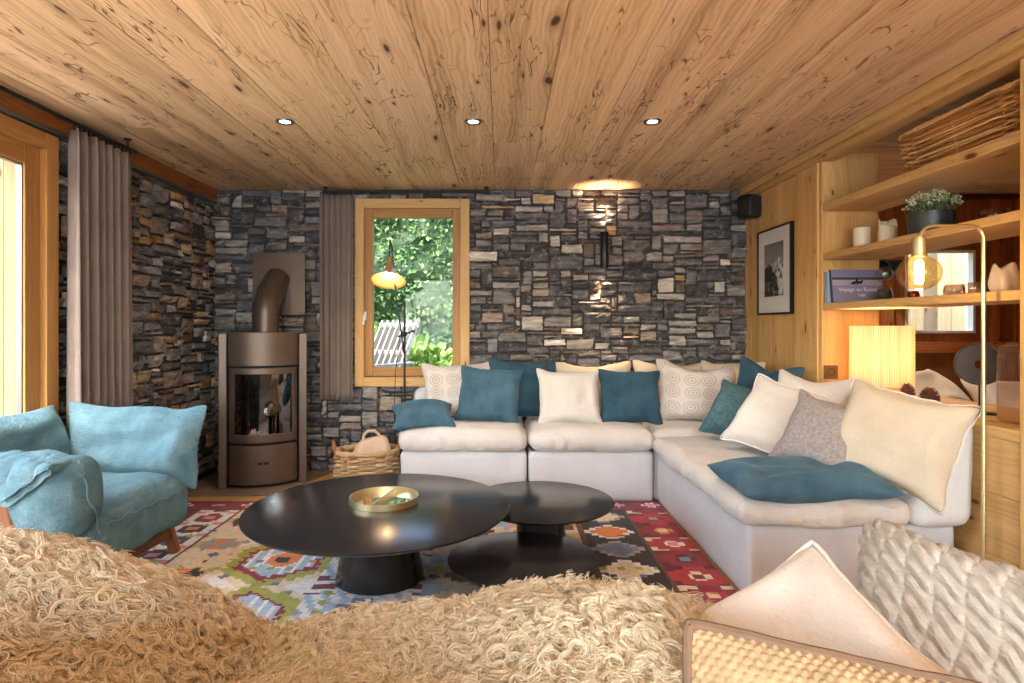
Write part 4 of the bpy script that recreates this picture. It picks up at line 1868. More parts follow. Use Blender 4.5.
for k in range(15):
    f = k / 14
    prof.append((.018 + (.108 * f ** 2.7 + .006 * f), -.195 * f + .035))
prof += [(r - .003, z) for r, z in prof[::-1]]
TILT = Matrix.Translation(tp) @ Matrix.Rotation(R(-24), 4, 'X')
b.lathe(prof, 36, (0, 0, 0), TILT)
M_TRUMP = NT('amber_lit_shade')
M_TRUMP.b.inputs['Base Color'].default_value = S(190, 148, 88)
M_TRUMP.b.inputs['Roughness'].default_value = .4
M_TRUMP.b.inputs['Metallic'].default_value = .2
M_TRUMP.b.inputs['Emission Color'].default_value = S(255, 176, 70)
M_TRUMP.b.inputs['Emission Strength'].default_value = .0
b.build('lamp_shade', M_TRUMP.m, fl)
b = MB()
b.lathe([(0, -.13), (.022, -.12), (.03, -.10), (.022, -.07), (.012, -.05), (0, -.05)], 16, (0, 0, 0), TILT)
b.build('bulb', M_GLOW, fl)
b = MB()
b.tube([kn + Vector((-.01, -.03, -.02)), kn + Vector((-.045, -.03, -.3)), kn + Vector((-.055, -.02, -.6)), (-.07, -.02, .3), (-.05, 0, .02)], .003, 6)
b.build('cord', M_BLACK, fl)


def point(name, loc, w, r, col, parent=None):
    d = bpy.data.lights.new(name, 'POINT')
    d.energy = w
    d.shadow_soft_size = r
    d.color = col
    o = bpy.data.objects.new(name, d)
    C.objects.link(o)
    o.location = loc
    if parent:
        o.parent = parent
    return o


def spot(name, loc, rot, w, ang, blend, col, r=.03, parent=None):
    d = bpy.data.lights.new(name, 'SPOT')
    d.energy = w
    d.spot_size = R(ang)
    d.spot_blend = blend
    d.color = col
    d.shadow_soft_size = r
    o = bpy.data.objects.new(name, d)
    C.objects.link(o)
    o.location = loc
    o.rotation_euler = rot
    if parent:
        o.parent = parent
    return o


WARM = (1, .70, .40)
point('trumpet_lamp_light', TILT @ Vector((0, 0, -.145)), 2.4, .02, WARM, fl)

# brass arc lamp with a bare globe beside the shelves
bl = thing('floor_lamp', 'slim brass floor lamp with a large bare globe bulb beside the shelves', 'floor lamp', (1.93, 2.40, 0))
b = MB()
b.lathe([(0, 0), (.12, 0), (.12, .015), (.012, .018), (0, .018)], 36)
b.build('base', M_BRASS, bl)
b = MB()
bx = PY(919, 273, 2.40) - bl.location
path = [(0, 0, .015), (0, 0, 1.54)]
for k in range(1, 7):
    a = k / 6 * PI / 2
    path.append((-.05 * (1 - math.cos(a)), 0, 1.54 + .05 * math.sin(a)))
path += [(bx.x + .06, 0, 1.592)]
for k in range(1, 7):
    a = k / 6 * PI / 2
    path.append((bx.x + .06 - .055 * math.sin(a), 0, 1.592 - .05 * (1 - math.cos(a))))
path[-1] = (bx.x, 0, 1.54)
b.tube(path[:2], .0085, 14)
b.tube(path[1:], .0065, 12)
b.build('pole', M_BRASS, bl)
b = MB()
b.lathe([(0, 1.545), (.024, 1.545), (.026, 1.535), (.026, 1.468), (.022, 1.466), (0, 1.466)], 24, (bx.x, 0, 0))
b.build('socket', M_BRASS, bl)
b = MB()
gp = []
for k in range(21):
    a = k / 20 * PI
    gp.append((max(.002, .077 * math.sin(a) ** .9), -.068 * math.cos(a)))
gp = gp[:-3] + [(.026, .073), (.024, .085)]
b.lathe(gp, 36, (bx.x, 0, bx.z))
bb = b.build('bulb', M_AMBER, bl)
b = MB()
b.lathe([(0, -.045), (.013, -.043), (.016, -.03), (.016, .04), (.012, .05), (0, .055)], 16, (bx.x, 0, bx.z))
b.build('filament', M_FIL, bb)
point('globe_light', (bx.x, -.0, bx.z - .06), 2.0, .03, WARM, bl)

# ================================================================== WALL LIGHT, SPEAKER, PICTURE, DOWNLIGHTS
sp = PY(604.5, 250, 4.82)
wl = thing('wall_light', 'black up-and-down cylinder light on the stone wall', 'wall light', sp)
b = MB()
b.lathe([(.026, -.14), (.032, -.145), (.034, -.14), (.034, .14), (.032, .145), (.026, .14), (.026, .10), (0, .10)], 28)
b.lathe([(0, -.10), (.026, -.10), (.026, -.14)], 28)
b.build('body', plain('wall_light_black', S(40, 37, 36), .35, .5), wl)
for sz in (-1, 1):
    b = MB()
    b.lathe([(0, 0), (.026, 0), (.026, .006), (0, .006)], 20, (0, 0, sz * .125 - .003))
    b.build('lens', M_LENS, wl)
b = MB()
b.box(-.02, .02, .02, .08, -.05, .05)
b.build('mount', M_BLACK, wl)
spot('wall_light_up', sp + Vector((0, 0, .15)), (R(180), 0, 0), 26, 85, .9, WARM)
spot('wall_light_down', sp + Vector((0, 0, -.15)), (0, 0, 0), 34, 80, .9, WARM)

spk = thing('speaker', 'small black loudspeaker on a bracket high in the back right corner', 'speaker', PY(749, 207, 4.62), R(32))
V, F = soft_box((0, 0, 0), (.14, .13, .175), .022, n=(10, 10, 10))
mesh_obj('cabinet', V, F, M_BLACK, spk, True)
b = MB()
b.box(-.06, .06, -.071, -.064, -.077, .077)
b.build('grille', plain('speaker_grille', S(38, 40, 42), .8), spk, bevel=.004)
b = MB()
b.tube([(.02, .07, 0), (.085, .06, .01)], .018)
b.lathe([(0, 0), (.045, 0), (.045, .012), (0, .012)], 20, (0, 0, 0), Matrix.Translation((.095, .06, .01)) @ Matrix.Rotation(R(-32), 4, 'Z') @ Matrix.Rotation(R(90), 4, 'Y'))
b.build('bracket', M_BLACK, spk)

# framed black and white mountain photograph on the boarded wall
pf = thing('picture_frame', 'thin black frame with a black and white mountain photograph', 'picture', (1.975, 4.335, 1.588))
FW, FH = .53, .63
b = MB()
frame_rect(b, 'x', 0, -FW / 2, FW / 2, -FH / 2, FH / 2, .014, -.012, .014)
b.build('frame', M_BLACK, pf, bevel=.001)
b = MB()
b.box(-.004, .012, -FW / 2 + .012, FW / 2 - .012, -FH / 2 + .012, FH / 2 - .012)
b.build('mount_board', M_WHITE, pf)
nu, nv = 40, 56
PW, PH = .30, .385
V, F, COL = [], [], []
for i in range(nu + 1):
    for j in range(nv + 1):
        V.append((-.0055, PW / 2 - PW * i / nu, -PH / 2 + .01 + PH * j / nv))
F = grid_faces(nu + 1, nv + 1)
for i in range(nu):
    for j in range(nv):
        u, v = i / nu, j / nv
        q = np.array([[u * 3, v * 3, 0]])
        n1 = float(vnoise(q, 1.6, 2)[0])
        n2 = float(vnoise(q, 5, 4)[0])
        ridge = .58 + .10 * math.exp(-((u - .72) / .12) ** 2) + .05 * n2 + .02 * u
        dark = .62 - .75 * max(0, u - .28) + .05 * n2 if u > .1 else .56
        if v > ridge:
            g = .34 + .28 * (1 - v) + .04 * n1
        elif v < dark and u < .62 + .1 * n2 + .3 * (0.5 - v):
            g = .05 + .05 * abs(n2) + (.3 if n2 * n1 > .22 else 0)
        else:
            g = .62 + .25 * n2 + .15 * n1 - (.3 if n2 < -.35 else 0)
        g = min(.9, max(.02, g)) ** 1.6
        COL.append((g, g, g))
mesh_obj('photograph', V, F, M_PAPER, pf, False, fcol=COL)
b = MB()
b.box(-.0105, -.0095, -FW / 2 + .012, FW / 2 - .012, -FH / 2 + .012, FH / 2 - .012)
b.build('pane', thin_glass('picture_glass', (1, 1, 1, 1), .5), pf)


def downlight(x, y, label, watts=26):
    t_ = thing('ceiling_spotlight', label, 'ceiling light', (x, y, H - .004), 0, 'recessed ceiling spotlights')
    b = MB()
    b.lathe([(.026, .004), (.030, -.003), (.046, -.005), (.049, .003)], 28)
    b.build('trim_ring', M_STEEL, t_)
    b = MB()
    b.lathe([(0, .0), (.027, .0), (.027, .003), (0, .003)], 24)
    b.build('lens', M_LENS, t_)
    s_ = spot('spot_beam', (0, 0, -.012), (0, 0, 0), watts, 130, 1, (1, .90, .78), .04, t_)
    return t_


downlight(-1.17, 3.25, 'recessed ceiling spotlight nearest the stone left wall')
downlight(-.15, 3.25, 'recessed ceiling spotlight above the gap between coffee tables')
downlight(.82, 3.25, 'recessed ceiling spotlight nearest the shelves')
for x, w_ in ((-1.17, 'left'), (-.15, 'middle'), (.82, 'right')):
    downlight(x, .9, 'recessed ceiling spotlight overhead of the near sofa, %s one' % w_, 9)

# ================================================================== FLOOR BASKET WITH BAG
M_SEAGRASS = attr_mat('seagrass', .7, .4, 90)


def super_loop(hx, hy, n, e=.45):
    P = []
    for k in range(n):
        a = 2 * PI * k / n
        c_, s_ = math.cos(a), math.sin(a)
        P.append((hx * math.copysign(abs(c_) ** e, c_), hy * math.copysign(abs(s_) ** e, s_)))
    return P


def wicker(root, mat, bot, top, h, rows, r, stakes, e, cols, wob=.0):
    b = MB()
    n = stakes * 4
    for k in range(rows):
        f = k / (rows - 1)
        hx, hy = bot[0] + (top[0] - bot[0]) * f, bot[1] + (top[1] - bot[1]) * f
        lp = super_loop(1, 1, n, e)
        P = []
        for i, (x, y) in enumerate(lp):
            d = 1.6 * r * math.sin(2 * PI * (i / n) * stakes / 2 + k * PI)
            q = math.hypot(x, y)
            P.append((x * hx + x / q * d, y * hy + y / q * d, r + (h - 2 * r) * f + wob * math.sin(i * .31 + k)))
        c = np.array(rnd.choice(cols)[:3]) * rnd.uniform(.8, 1.15)
        b.tube(P, r * rnd.uniform(.85, 1.1), 6, closed=True, col=tuple(c))
    for k in range(stakes):
        a = 2 * PI * k / stakes
        c_, s_ = math.cos(a), math.sin(a)
        x, y = math.copysign(abs(c_) ** e, c_), math.copysign(abs(s_) ** e, s_)
        c = tuple(np.array(rnd.choice(cols)[:3]) * rnd.uniform(.7, 1))
        b.tube([(x * bot[0], y * bot[1], .002), (x * top[0], y * top[1], h)], r * .8, 6, col=c)
    b.build('weave', mat, root)
    b = MB()
    lp = super_loop(top[0], top[1], n, e)
    for q in range(2):
        b.tube([(x, y, h + .9 * r * math.sin(i * .9 + q * PI) + r * .5) for i, (x, y) in enumerate(lp)], r * 1.5, 8, closed=True, col=tuple(np.array(cols[0][:3])))
    b.build('rim', mat, root)
    b = MB()
    b.prism(super_loop(bot[0], bot[1], 40, e), .002, .01, col=tuple(np.array(cols[-1][:3])))
    b.build('bottom', mat, root)


bk = thing('basket', 'round woven seagrass basket on the floor between stove and sofa', 'basket', (-1.02, 4.58, .013), R(12))
gc_ = [S(214, 182, 138), S(196, 150, 98), S(184, 122, 70), S(226, 202, 166)]
wicker(bk, M_SEAGRASS, (.235, .17), (.225, .165), .225, 13, .0095, 18, .75, gc_, .003)
for sx in (-1, 1):
    b = MB()
    b.tube([(sx * .228, -.06, .21), (sx * .245, -.05, .27), (sx * .25, 0, .30), (sx * .245, .05, .27), (sx * .228, .06, .21)], .011, 8, col=tuple(gc_[2][:3]))
    b.build('handle', M_SEAGRASS, bk)
bag = thing('bag', 'crumpled beige cloth bag with a loop handle inside the floor basket', 'bag', (-.98, 4.57, .035), R(12))
V, F = soft_box((0, 0, .155), (.30, .20, .30), .06, n=(30, 24, 30), noise=.022, nscale=6, seed=5, fold=.022)
V[:, 0] *= 1 - .30 * np.clip(V[:, 2] / .31, 0, 1) ** 2
V[:, 1] *= 1 - .55 * np.clip(V[:, 2] / .31, 0, 1) ** 2
mesh_obj('body', V, F, fabric('bag_cloth', S(222, 196, 170), S(204, 172, 142), 500, .1), bag, True)
b = MB()
b.tube([(-.07, -.02, .285), (-.06, -.03, .335), (-.03, -.03, .362), (.02, -.03, .36), (.05, -.02, .33), (.058, -.01, .285)], .012, 8)
b.build('handle', MATS.setdefault('bagh', fabric('bag_strap', S(214, 186, 158), None, 500, .1)), bag)

# ================================================================== BUILT-IN SHELVES
sh = thing('shelving_unit', 'built-in pine shelves open to the room behind', 'shelves', (XR, 3.0, 0))
SY0, SY1 = 2.29, 3.708


def shelf_board(z, th, tone):
    b = MB()
    b.box(.0, .345, SY0 - 3.0, SY1 - 3.0, z - th, z, grain=1, col=(tone,) * 3)
    b.build('shelf', M_PINE, sh, bevel=.004)


Z1, Z2, Z3 = 1.330, 1.637, 1.945
for z, th, tn in ((Z1, .040, 1), (Z2, .040, 1.02), (Z3, .048, .97)):
    shelf_board(z, th, tn)
b = MB()
b.box(-.012, .10, 2.06 - 3.0, 2.29 - 3.0, 0, 2.206, grain=2, col=(1.03, 1.02, 1))
b.build('post', M_PINE, sh, bevel=.005)
b = MB()
b.box(.10, .36, 2.10 - 3.0, 2.285 - 3.0, .0, 2.206, grain=2, col=(.95, .95, .95))
b.build('end_panel', M_PINE, sh, bevel=.003)
# low cabinet whose top is the ledge
lc_ = thing('low_cabinet', 'low pine cabinet forming the ledge beneath the shelves', 'cabinet', (XR, 3.0, 0))
LZ = .785
b = MB()
b.box(-.004, .55, SY0 - 3.0, SY1 - 3.0, LZ - .045, LZ, grain=1, col=(1.04, 1.03, 1.0))
b.build('worktop', M_PINE, lc_, bevel=.005)
b = MB()
for k, (z0, z1) in enumerate(((0, .26), (.26, .51), (.51, LZ - .046))):
    b.box(.008, .05, SY0 - 3.0, SY1 - 3.0, z0 + .001, z1 - .001, grain=1, col=(rnd.uniform(.93, 1.04),) * 3)
b.box(.05, .53, SY0 - 3.0, SY0 - 2.96, 0, LZ - .046, grain=2)
b.box(.05, .53, SY1 - 3.04, SY1 - 3.0, 0, LZ - .046, grain=2)
b.box(.50, .53, SY0 - 2.96, SY1 - 3.04, 0, LZ - .046, grain=1)
b.build('front_panel', M_PINE, lc_, bevel=.003)

so = thing('socket_plate', 'square dark metal power socket on the pine panel behind the table lamp', 'socket', (2.035, 3.703, .905))
b = MB()
b.box(-.042, .042, -.006, .004, -.042, .042)
b.build('plate', plain('bronze_plate', S(112, 86, 58), .4, .6), so, bevel=.002)
b = MB()
b.lathe([(.0, .002), (.022, .002), (.024, .009), (.020, .009), (.018, .003)], 20, (0, 0, 0), Matrix.Rotation(R(90), 4, 'X'))
b.build('outlet', M_BLACK, so)

# ---- top shelf: long wicker basket
wb = thing('basket', 'long brown wicker basket on the top shelf', 'basket', (2.165, 2.70, Z3 + .001), R(90))
wc = [S(222, 172, 108), S(200, 142, 80), S(234, 190, 128), S(180, 120, 66)]
wicker(wb, M_WICKER, (.36, .105), (.40, .14), .20, 17, .0056, 24, .28, wc, .0012)

# ---- middle shelf


def candle(x, y, z, r, h, label, broken=False):
    t_ = thing('candle', label, 'candle', (x, y, z), rnd.uniform(0, 6), 'white pillar candles on the middle shelf')
    n = 36
    V, F = [], []
    prof = [(.0, 0), (.97, 0), (1, .03), (1, .96), (.94, 1.0), (.86, .99), (.8, .93), (0, .9)]
    for q, (a, c) in enumerate(prof):
        for k in range(n):
            th = 2 * PI * k / n
            hh = h
            if broken and c > .8:
                hh = h * (1 - .32 * max(0, math.cos(th - 3.6)) ** .6 - .05 * math.sin(3 * th))
            V.append((a * r * math.cos(th), a * r * math.sin(th), c * hh))
    mesh_obj('wax', V, grid_faces(len(prof), n, 0, True, True), M_WAX, t_, True)
    b = MB()
    b.tube([(0, 0, h * .85), (.001, 0, h * .97)], .0015, 6)
    b.build('wick', M_BLACK, t_)


candle(2.13, 3.54, Z2, .046, .132, 'straight white pillar candle standing alone on the middle shelf')
candle(2.225, 3.45, Z2, .047, .165, 'taller melted white candle at the back of the candle pair', True)
candle(2.165, 3.37, Z2, .043, .115, 'shorter melted white candle at the front of the pair', True)

fp = thing('potted_plant', 'dark zinc pot of small white flowers on the middle shelf', 'plant', (2.15, 3.0, Z2 + .001))
b = MB()
b.lathe([(0, 0), (.095, 0), (.10, .006), (.103, .115), (.097, .116), (.094, .10), (0, .098)], 36)
b.build('pot', M_ZINC, fp)
b = MB()
V, F, COL = [], [], []
stems = MB()
for k in range(120):
    a, rr_ = rnd.uniform(0, 2 * PI), math.sqrt(rnd.random()) * .115
    x, y = rr_ * math.cos(a), rr_ * math.sin(a)
    z = .155 + .05 * (1 - (rr_ / .12) ** 2) + rnd.uniform(-.018, .02)
    stems.tube([(x * .55, y * .55, .095), (x, y, z)], .0011, 4, col=S(96, 122, 82)[:3])
    for q in range(5):
        c = Vector((x, y, z)) + Vector((rnd.gauss(0, .008), rnd.gauss(0, .008), rnd.gauss(0, .006)))
        d = Vector((rnd.gauss(0, 1), rnd.gauss(0, 1), rnd.gauss(.6, 1))).normalized()
        s_ = d.orthogonal().normalized()
        w_ = d.cross(s_)
        e = rnd.uniform(.004, .0075)
        base = len(V)
        V += [c + s_ * e, c + w_ * e, c - s_ * e, c - w_ * e, c + d * e * .6]
        F += [[base, base + 1, base + 4], [base + 1, base + 2, base + 4], [base + 2, base + 3, base + 4], [base + 3, base, base + 4]]
        c_ = rnd.choice([S(240, 240, 228), S(228, 232, 210), S(206, 216, 176), S(150, 172, 120)])
        COL += [c_[:3]] * 4
stems.build('stems', M_ATTRS, fp)
mesh_obj('blossoms', V, F, M_ATTRS, fp, False, fcol=COL)


def votive(loc, r, h, label, mat, group, cat='candle holder', name='candle_holder', facets=10):
    t_ = thing(name, label, cat, loc, rnd.random(), group)
    b = MB()
    b.lathe([(0, 0), (r * .8, 0), (r, h * .3), (r * .96, h * .75), (r * .8, h), (r * .72, h), (r * .86, h * .7), (r * .88, h * .3), (r * .7, h * .12), (0, h * .1)], facets, smooth=False)
    b.build('cup', mat, t_)
    b = MB()
    b.lathe([(0, h * .12), (r * .5, h * .12), (r * .5, h * .5), (0, h * .5)], 20)
    b.build('tealight', M_WAX, t_)


M_BROWNGLASS = thin_glass('brown_glass', (.72, .48, .28, 1), 1.6, .05, .3, S(120, 78, 44))
M_REDGLASS = thin_glass('red_glass', (.75, .2, .14, 1), 1.6, .05, .3, S(130, 36, 26))
votive((2.14, 2.60, Z2 + .001), .056, .058, 'low brown glass candle holder at the right end of the middle shelf', M_BROWNGLASS, 'glass candle holders')
votive((2.20, 2.42, Z2 + .001), .042, .085, 'tall brown glass candle holder beside the post on the middle shelf', M_BROWNGLASS, 'glass candle holders')
# ---- lowest shelf
votive((2.16, 2.86, Z1 + .001), .044, .056, 'clear amber glass candle holder on the lowest shelf nearer the bulb', M_SMOKE, 'glass candle holders')
votive((2.16, 2.74, Z1 + .001), .044, .058, 'clear amber glass candle holder on the lowest shelf beside the carved vase', M_SMOKE, 'glass candle holders')
votive((2.20, 3.20, Z1 + .001), .030, .045, 'tiny red glass candle holder behind the globe bulb', M_REDGLASS, 'glass candle holders')

vz = thing('vase', 'pale carved ceramic vase with folded rim on the lowest shelf', 'vase', (2.14, 2.545, Z1 + .001))
n = 40
V = []
prof = [(0, 0), (.042, 0), (.053, .02), (.055, .045), (.048, .08), (.040, .108), (.036, .115), (.033, .105), (.035, .08), (0, .05)]
for a, z in prof:
    for k in range(n):
        th = 2 * PI * k / n
        m_ = 1 + .10 * math.sin(5 * th + z * 22) * min(1, a / .03)
        V.append((a * m_ * math.cos(th), a * m_ * math.sin(th), z + (.012 * math.sin(3 * th) if z > .1 else 0)))
o = mesh_obj('body', V, grid_faces(len(prof), n, 0, True, True), M_CERAMIC, vz, True)

# books


def book(label, x0, x1, y, z, h, th, lean, yaw, cov, spine=None):
    t_ = thing('book', label, 'book', ((x0 + x1) / 2, y, z), yaw, 'books on the lowest shelf')
    w = x1 - x0
    M = Matrix.Rotation(R(-lean), 4, 'X')
    b = MB()
    b.box(-w / 2 + .003, w / 2 - .004, .003, th - .003, .003, h - .003, M)
    b.build('pages', M_WAX, t_)
    b = MB()
    b.box(-w / 2, w / 2, 0, .003, 0, h, M, col=cov)
    b.box(-w / 2, w / 2, th - .003, th, 0, h, M, col=cov)
    b.box(-w / 2 - .002, -w / 2 + .001, 0, th, 0, h, M, col=spine or cov)
    b.build('cover', M_PAPER, t_)
    return t_, M, w


bo, BM, bw = book('large blue-grey picture book with a horse on its cover', 2.008, 2.318, 3.622, Z1 + .001, .205, .022, 9, 0, S(132, 128, 156)[:3], S(56, 66, 92)[:3])
b = MB()
b.box(-bw / 2 + .004, bw / 2 - .002, -.0008, 0, .205 * .76, .203, BM, col=S(122, 122, 158)[:3])
b.box(-bw / 2 + .004, bw / 2 - .002, -.0008, 0, .205 * .69, .205 * .76, BM, col=S(60, 58, 72)[:3])
b.box(-bw / 2 + .004, bw / 2 - .002, -.0008, 0, .205 * .52, .205 * .69, BM, col=S(164, 154, 170)[:3])
b.box(-bw / 2 + .004, bw / 2 - .002, -.0008, 0, .003, .205 * .52, BM, col=S(134, 126, 154)[:3])
b.build('cover_print', M_PAPER, bo)
b = MB()
hs = [(-.055, .112), (-.036, .122), (-.028, .131), (-.012, .131), (-.008, .152), (.002, .152), (.004, .132), (.016, .133), (.030, .139), (.040, .136), (.032, .130),
      (.026, .120), (.020, .110), (.016, .118), (.004, .116), (-.002, .108), (-.006, .116), (-.016, .115), (-.022, .104), (-.026, .115), (-.040, .113)]
b.prism([(x + .0, y) for x, y in hs[::-1]], .0012, .0018, BM @ Matrix.Rotation(R(90), 4, 'X'), col=S(30, 26, 32)[:3])
b.build('horse_silhouette', M_PAPER, bo)


def text(parent, s, size, x, z, mat, M, y=-.0016):
    cu = bpy.data.curves.new('lettering', 'FONT')
    cu.body = s
    cu.size = size
    cu.align_x = 'CENTER'
    cu.extrude = .0003
    tmp = bpy.data.objects.new('lettering_curve', cu)
    C.objects.link(tmp)
    dg = bpy.context.evaluated_depsgraph_get()
    me = bpy.data.meshes.new_from_object(tmp.evaluated_get(dg))
    bpy.data.objects.remove(tmp)
    me.transform(M @ Matrix.Translation((x, y, z)) @ Matrix.Rotation(R(90), 4, 'X'))
    me.materials.clear()
    me.materials.append(mat)
    o = bpy.data.objects.new('lettering', me)
    link(o, parent)
    return o


M_LETTER = plain('white_lettering', S(226, 220, 226), .6)
text(bo, 'Voyage en Russie', .034, 0, .070, M_LETTER, BM)
text(bo, '1989', .024, .018, .036, M_LETTER, BM)
book('slim pale blue book standing behind the picture book', 1.996, 2.20, 3.662, Z1 + .001, .19, .03, 2, 0, S(150, 172, 196)[:3])

hg = thing('hourglass', 'glass hourglass with dark sand in front of the picture book', 'hourglass', (2.215, 3.47, Z1 + .001))
b = MB()
pr = []
for k in range(33):
    z = k / 32
    r_ = .006 + .043 * abs(math.sin(PI * z * 2 * .5 + PI / 2)) ** .0 * (abs(math.sin((z - .5) * PI * 1.0)) ** .55) * math.sqrt(max(0, 1 - max(0, abs(z - .5) * 2 - .55) ** 2 / .2026))
    pr.append((r_, .004 + z * .195))
b.lathe(pr, 30)
b.build('glass', M_JAR, hg)
b = MB()
b.lathe([(0, .008), (.030, .010), (.040, .025), (.039, .05), (.030, .066), (0, .075)], 26)
b.build('sand', plain('dark_sand', S(52, 56, 50), .9), hg)

# ---- ledge: lit table lamp, pinecones, carved disc, glass vase
tl = thing('table_lamp', 'lit table lamp with a cream string shade on the ledge', 'table lamp', (2.155, 3.40, LZ + .001))
b = MB()
b.box(-.075, .075, -.075, .075, 0, .085)
b.box(-.012, .012, -.012, .012, .085, .14)
b.build('base', M_PINE, tl, bevel=.004)
t = NT('string_shade')
t.t.nodes.remove(t.b)
ang = t.obj()
sx = t.n('SeparateXYZ')
t.l(ang, sx.inputs[0])
th = t.math('ARCTAN2', sx.outputs[1], sx.outputs[0])
wv = t.math('MULTIPLY', t.math('ADD', t.math('SINE', t.math('MULTIPLY', th, 120)), 1), .5)
band = t.noise(t.mapping(ang, (9, 9, .4)), 4, 2)
colr = t.mix(t.ramp(t.math('ADD', t.math('MULTIPLY', wv, .4), t.math('MULTIPLY', band, .6)), [(.3, 0.0), (.7, 1.0)]), S(204, 178, 138), S(246, 236, 214))
df = t.n('BsdfDiffuse')
t.l(colr, df.inputs[0])
tr_ = t.n('BsdfTranslucent')
t.l(colr, tr_.inputs[0])
mx = t.n('MixShader')
mx.inputs[0].default_value = .6
t.l(df.outputs[0], mx.inputs[1])
t.l(tr_.outputs[0], mx.inputs[2])
t.l(mx.outputs[0], t.out.inputs[0])
b = MB()
b.lathe([(.152, .070), (.158, .070), (.158, .405), (.152, .405), (.152, .070)], 72)
b.build('lamp_shade', t.m, tl)
b = MB()
b.lathe([(0, -.03), (.022, -.025), (.03, 0), (.022, .03), (.012, .045), (0, .045)], 16, (0, 0, .21))
b.build('bulb', M_GLOW, tl)
b = MB()
b.tube([(-.154, 0, .39), (.154, 0, .39)], .003)
b.tube([(0, -.154, .39), (0, .154, .39)], .003)
b.tube([(0, 0, .14), (0, 0, .39)], .004)
b.build('shade_support', M_BLACK, tl)
point('table_lamp_light', (0, 0, .25), 14, .045, (1, .84, .62), tl)


def pinecone(x, y, z, r, h, label, tilt=0):
    t_ = thing('pinecone', label, 'pinecone', (x, y, z), 0, 'pinecones on the ledge')
    t_.rotation_euler = (tilt, tilt * .5, rnd.uniform(0, 6))
    b = MB()
    b.lathe([(0, 0), (r * .5, .004), (r * .72, h * .3), (r * .55, h * .65), (r * .2, h * .95), (0, h)], 16)
    N_ = 90
    for k in range(N_):
        f = (k + .5) / N_
        a = k * 2.39996
        zz = h * (.02 + .95 * f)
        rr_ = r * (math.sin(PI * (.12 + .80 * f)) ** .8) * .80
        s_ = r * .34 * (1.1 - .6 * f)
        c_, d_ = math.cos(a), math.sin(a)
        up = Vector((c_ * .75, d_ * .75, .55)).normalized()
        sd = Vector((-d_, c_, 0))
        p = Vector((c_ * rr_ * .7, d_ * rr_ * .7, zz))
        nn = up.cross(sd).normalized()
        P = [p - sd * s_ * .3, p + up * s_ * 1.0 - sd * s_ * .75, p + up * s_ * 1.35, p + up * s_ * 1.0 + sd * s_ * .75, p + sd * s_ * .3]
        V = [tuple(q) for q in P] + [tuple(q - nn * s_ * .22) for q in P]
        b.add(V, [[0, 1, 2, 3, 4], [9, 8, 7, 6, 5]] + [[i, 5 + i, 5 + (i + 1) % 5, (i + 1) % 5] for i in range(5)])
    b.build('scales', M_CONE, t_)


pinecone(2.135, 2.99, LZ + .001, .052, .095, 'fat round pinecone nearest the carved disc')
pinecone(2.15, 3.175, LZ + .001, .042, .10, 'upright pinecone close to the table lamp')
pinecone(2.19, 3.09, LZ + .001, .032, .065, 'smallest pinecone between the two others')

cd = thing('disc_sculpture', 'dark round stone disc with a centre hole on a thin stand', 'sculpture', (2.20, 2.76, LZ + .001), R(-30))
b = MB()
b.box(-.06, .06, -.035, .035, 0, .008)
b.build('base', M_BLACK, cd, bevel=.002)
b = MB()
b.tube([(0, 0, .006), (0, 0, .135)], .004, 8)
b.build('rod', M_BLACK, cd)
b = MB()
T_ = Matrix.Translation((0, 0, .228)) @ Matrix.Rotation(R(90), 4, 'X')
b.lathe([(.019, -.012), (.09, -.011), (.096, -.006), (.096, .006), (.09, .011), (.019, .012), (.017, 0), (.019, -.012)], 48, (0, 0, 0), T_)
b.build('disc', M_DISC, cd)

gv = thing('vase', 'tall rose-tinted rectangular glass vase on the ledge by the post', 'vase', (2.135, 2.46, LZ + .001), R(8))
V, F = soft_box((0, 0, .165), (.13, .13, .33), .03, n=(10, 10, 16), noise=.004, nscale=9, seed=3)
mesh_obj('body', V, F, M_SMOKE, gv, True)
b = MB()
b.lathe([(.045, .315), (.05, .33), (.045, .337), (.04, .33)], 24)
b.build('lip', M_SMOKE, gv)

# ---- things in the neighbouring room
db = thing('daybed', 'low daybed in the neighbouring room behind the shelves', 'bed', (3.17, 3.55, 0))
soft('base', M_BEAM, db, (0, 0, .2), (1.2, 1.9, .4), .02, n=(6, 6, 4))
soft('mattress', M_SAND, db, (0, 0, .50), (1.16, 1.86, .2), .06, n=(20, 24, 8), noise=.006)
pillow('large beige cushion leaning in the neighbouring room behind the pinecones', .62, .46, M_SAND, 2.78, 4.0, .56, 6, 52, -8, 2, group='cushions in the neighbouring room')
pillow('white cushion in the neighbouring room behind the carved disc', .56, .40, M_CREAM, 3.15, 3.62, .58, -8, 46, 2, 3, group='cushions in the neighbouring room')

bw_ = thing('wall_spotlight', 'black cone wall spotlight in the neighbouring room seen behind the hourglass', 'wall light', (3.10, 4.86, 1.63))
b = MB()
b.lathe([(.012, .10), (.03, .08), (.085, -.06), (.08, -.06), (.03, .06), (0, .07)], 24, (0, 0, 0), Matrix.Translation((0, -.10, .03)) @ Matrix.Rotation(R(70), 4, 'Y'))
b.build('shade', M_BLACK, bw_)
b = MB()
b.tube([(0, .01, .03), (0, -.10, .03)], .01)
b.lathe([(0, 0), (.04, 0), (.04, .012), (0, .012)], 18, (0, 0, 0), Matrix.Translation((0, .012, .03)) @ Matrix.Rotation(R(90), 4, 'X'))
b.build('mount', M_BLACK, bw_)
nl_ = downlight(3.4, 2.25, 'added fill spotlight hidden in the ceiling of the neighbouring room', 70)  # lamp added out of view to brighten the neighbouring room
nl_.location.z = 2.256
n2_ = downlight(2.62, 4.45, 'added fill spotlight hidden close to the windows of the neighbouring room', 60)  # second added lamp, hidden behind the end panel, for more light there
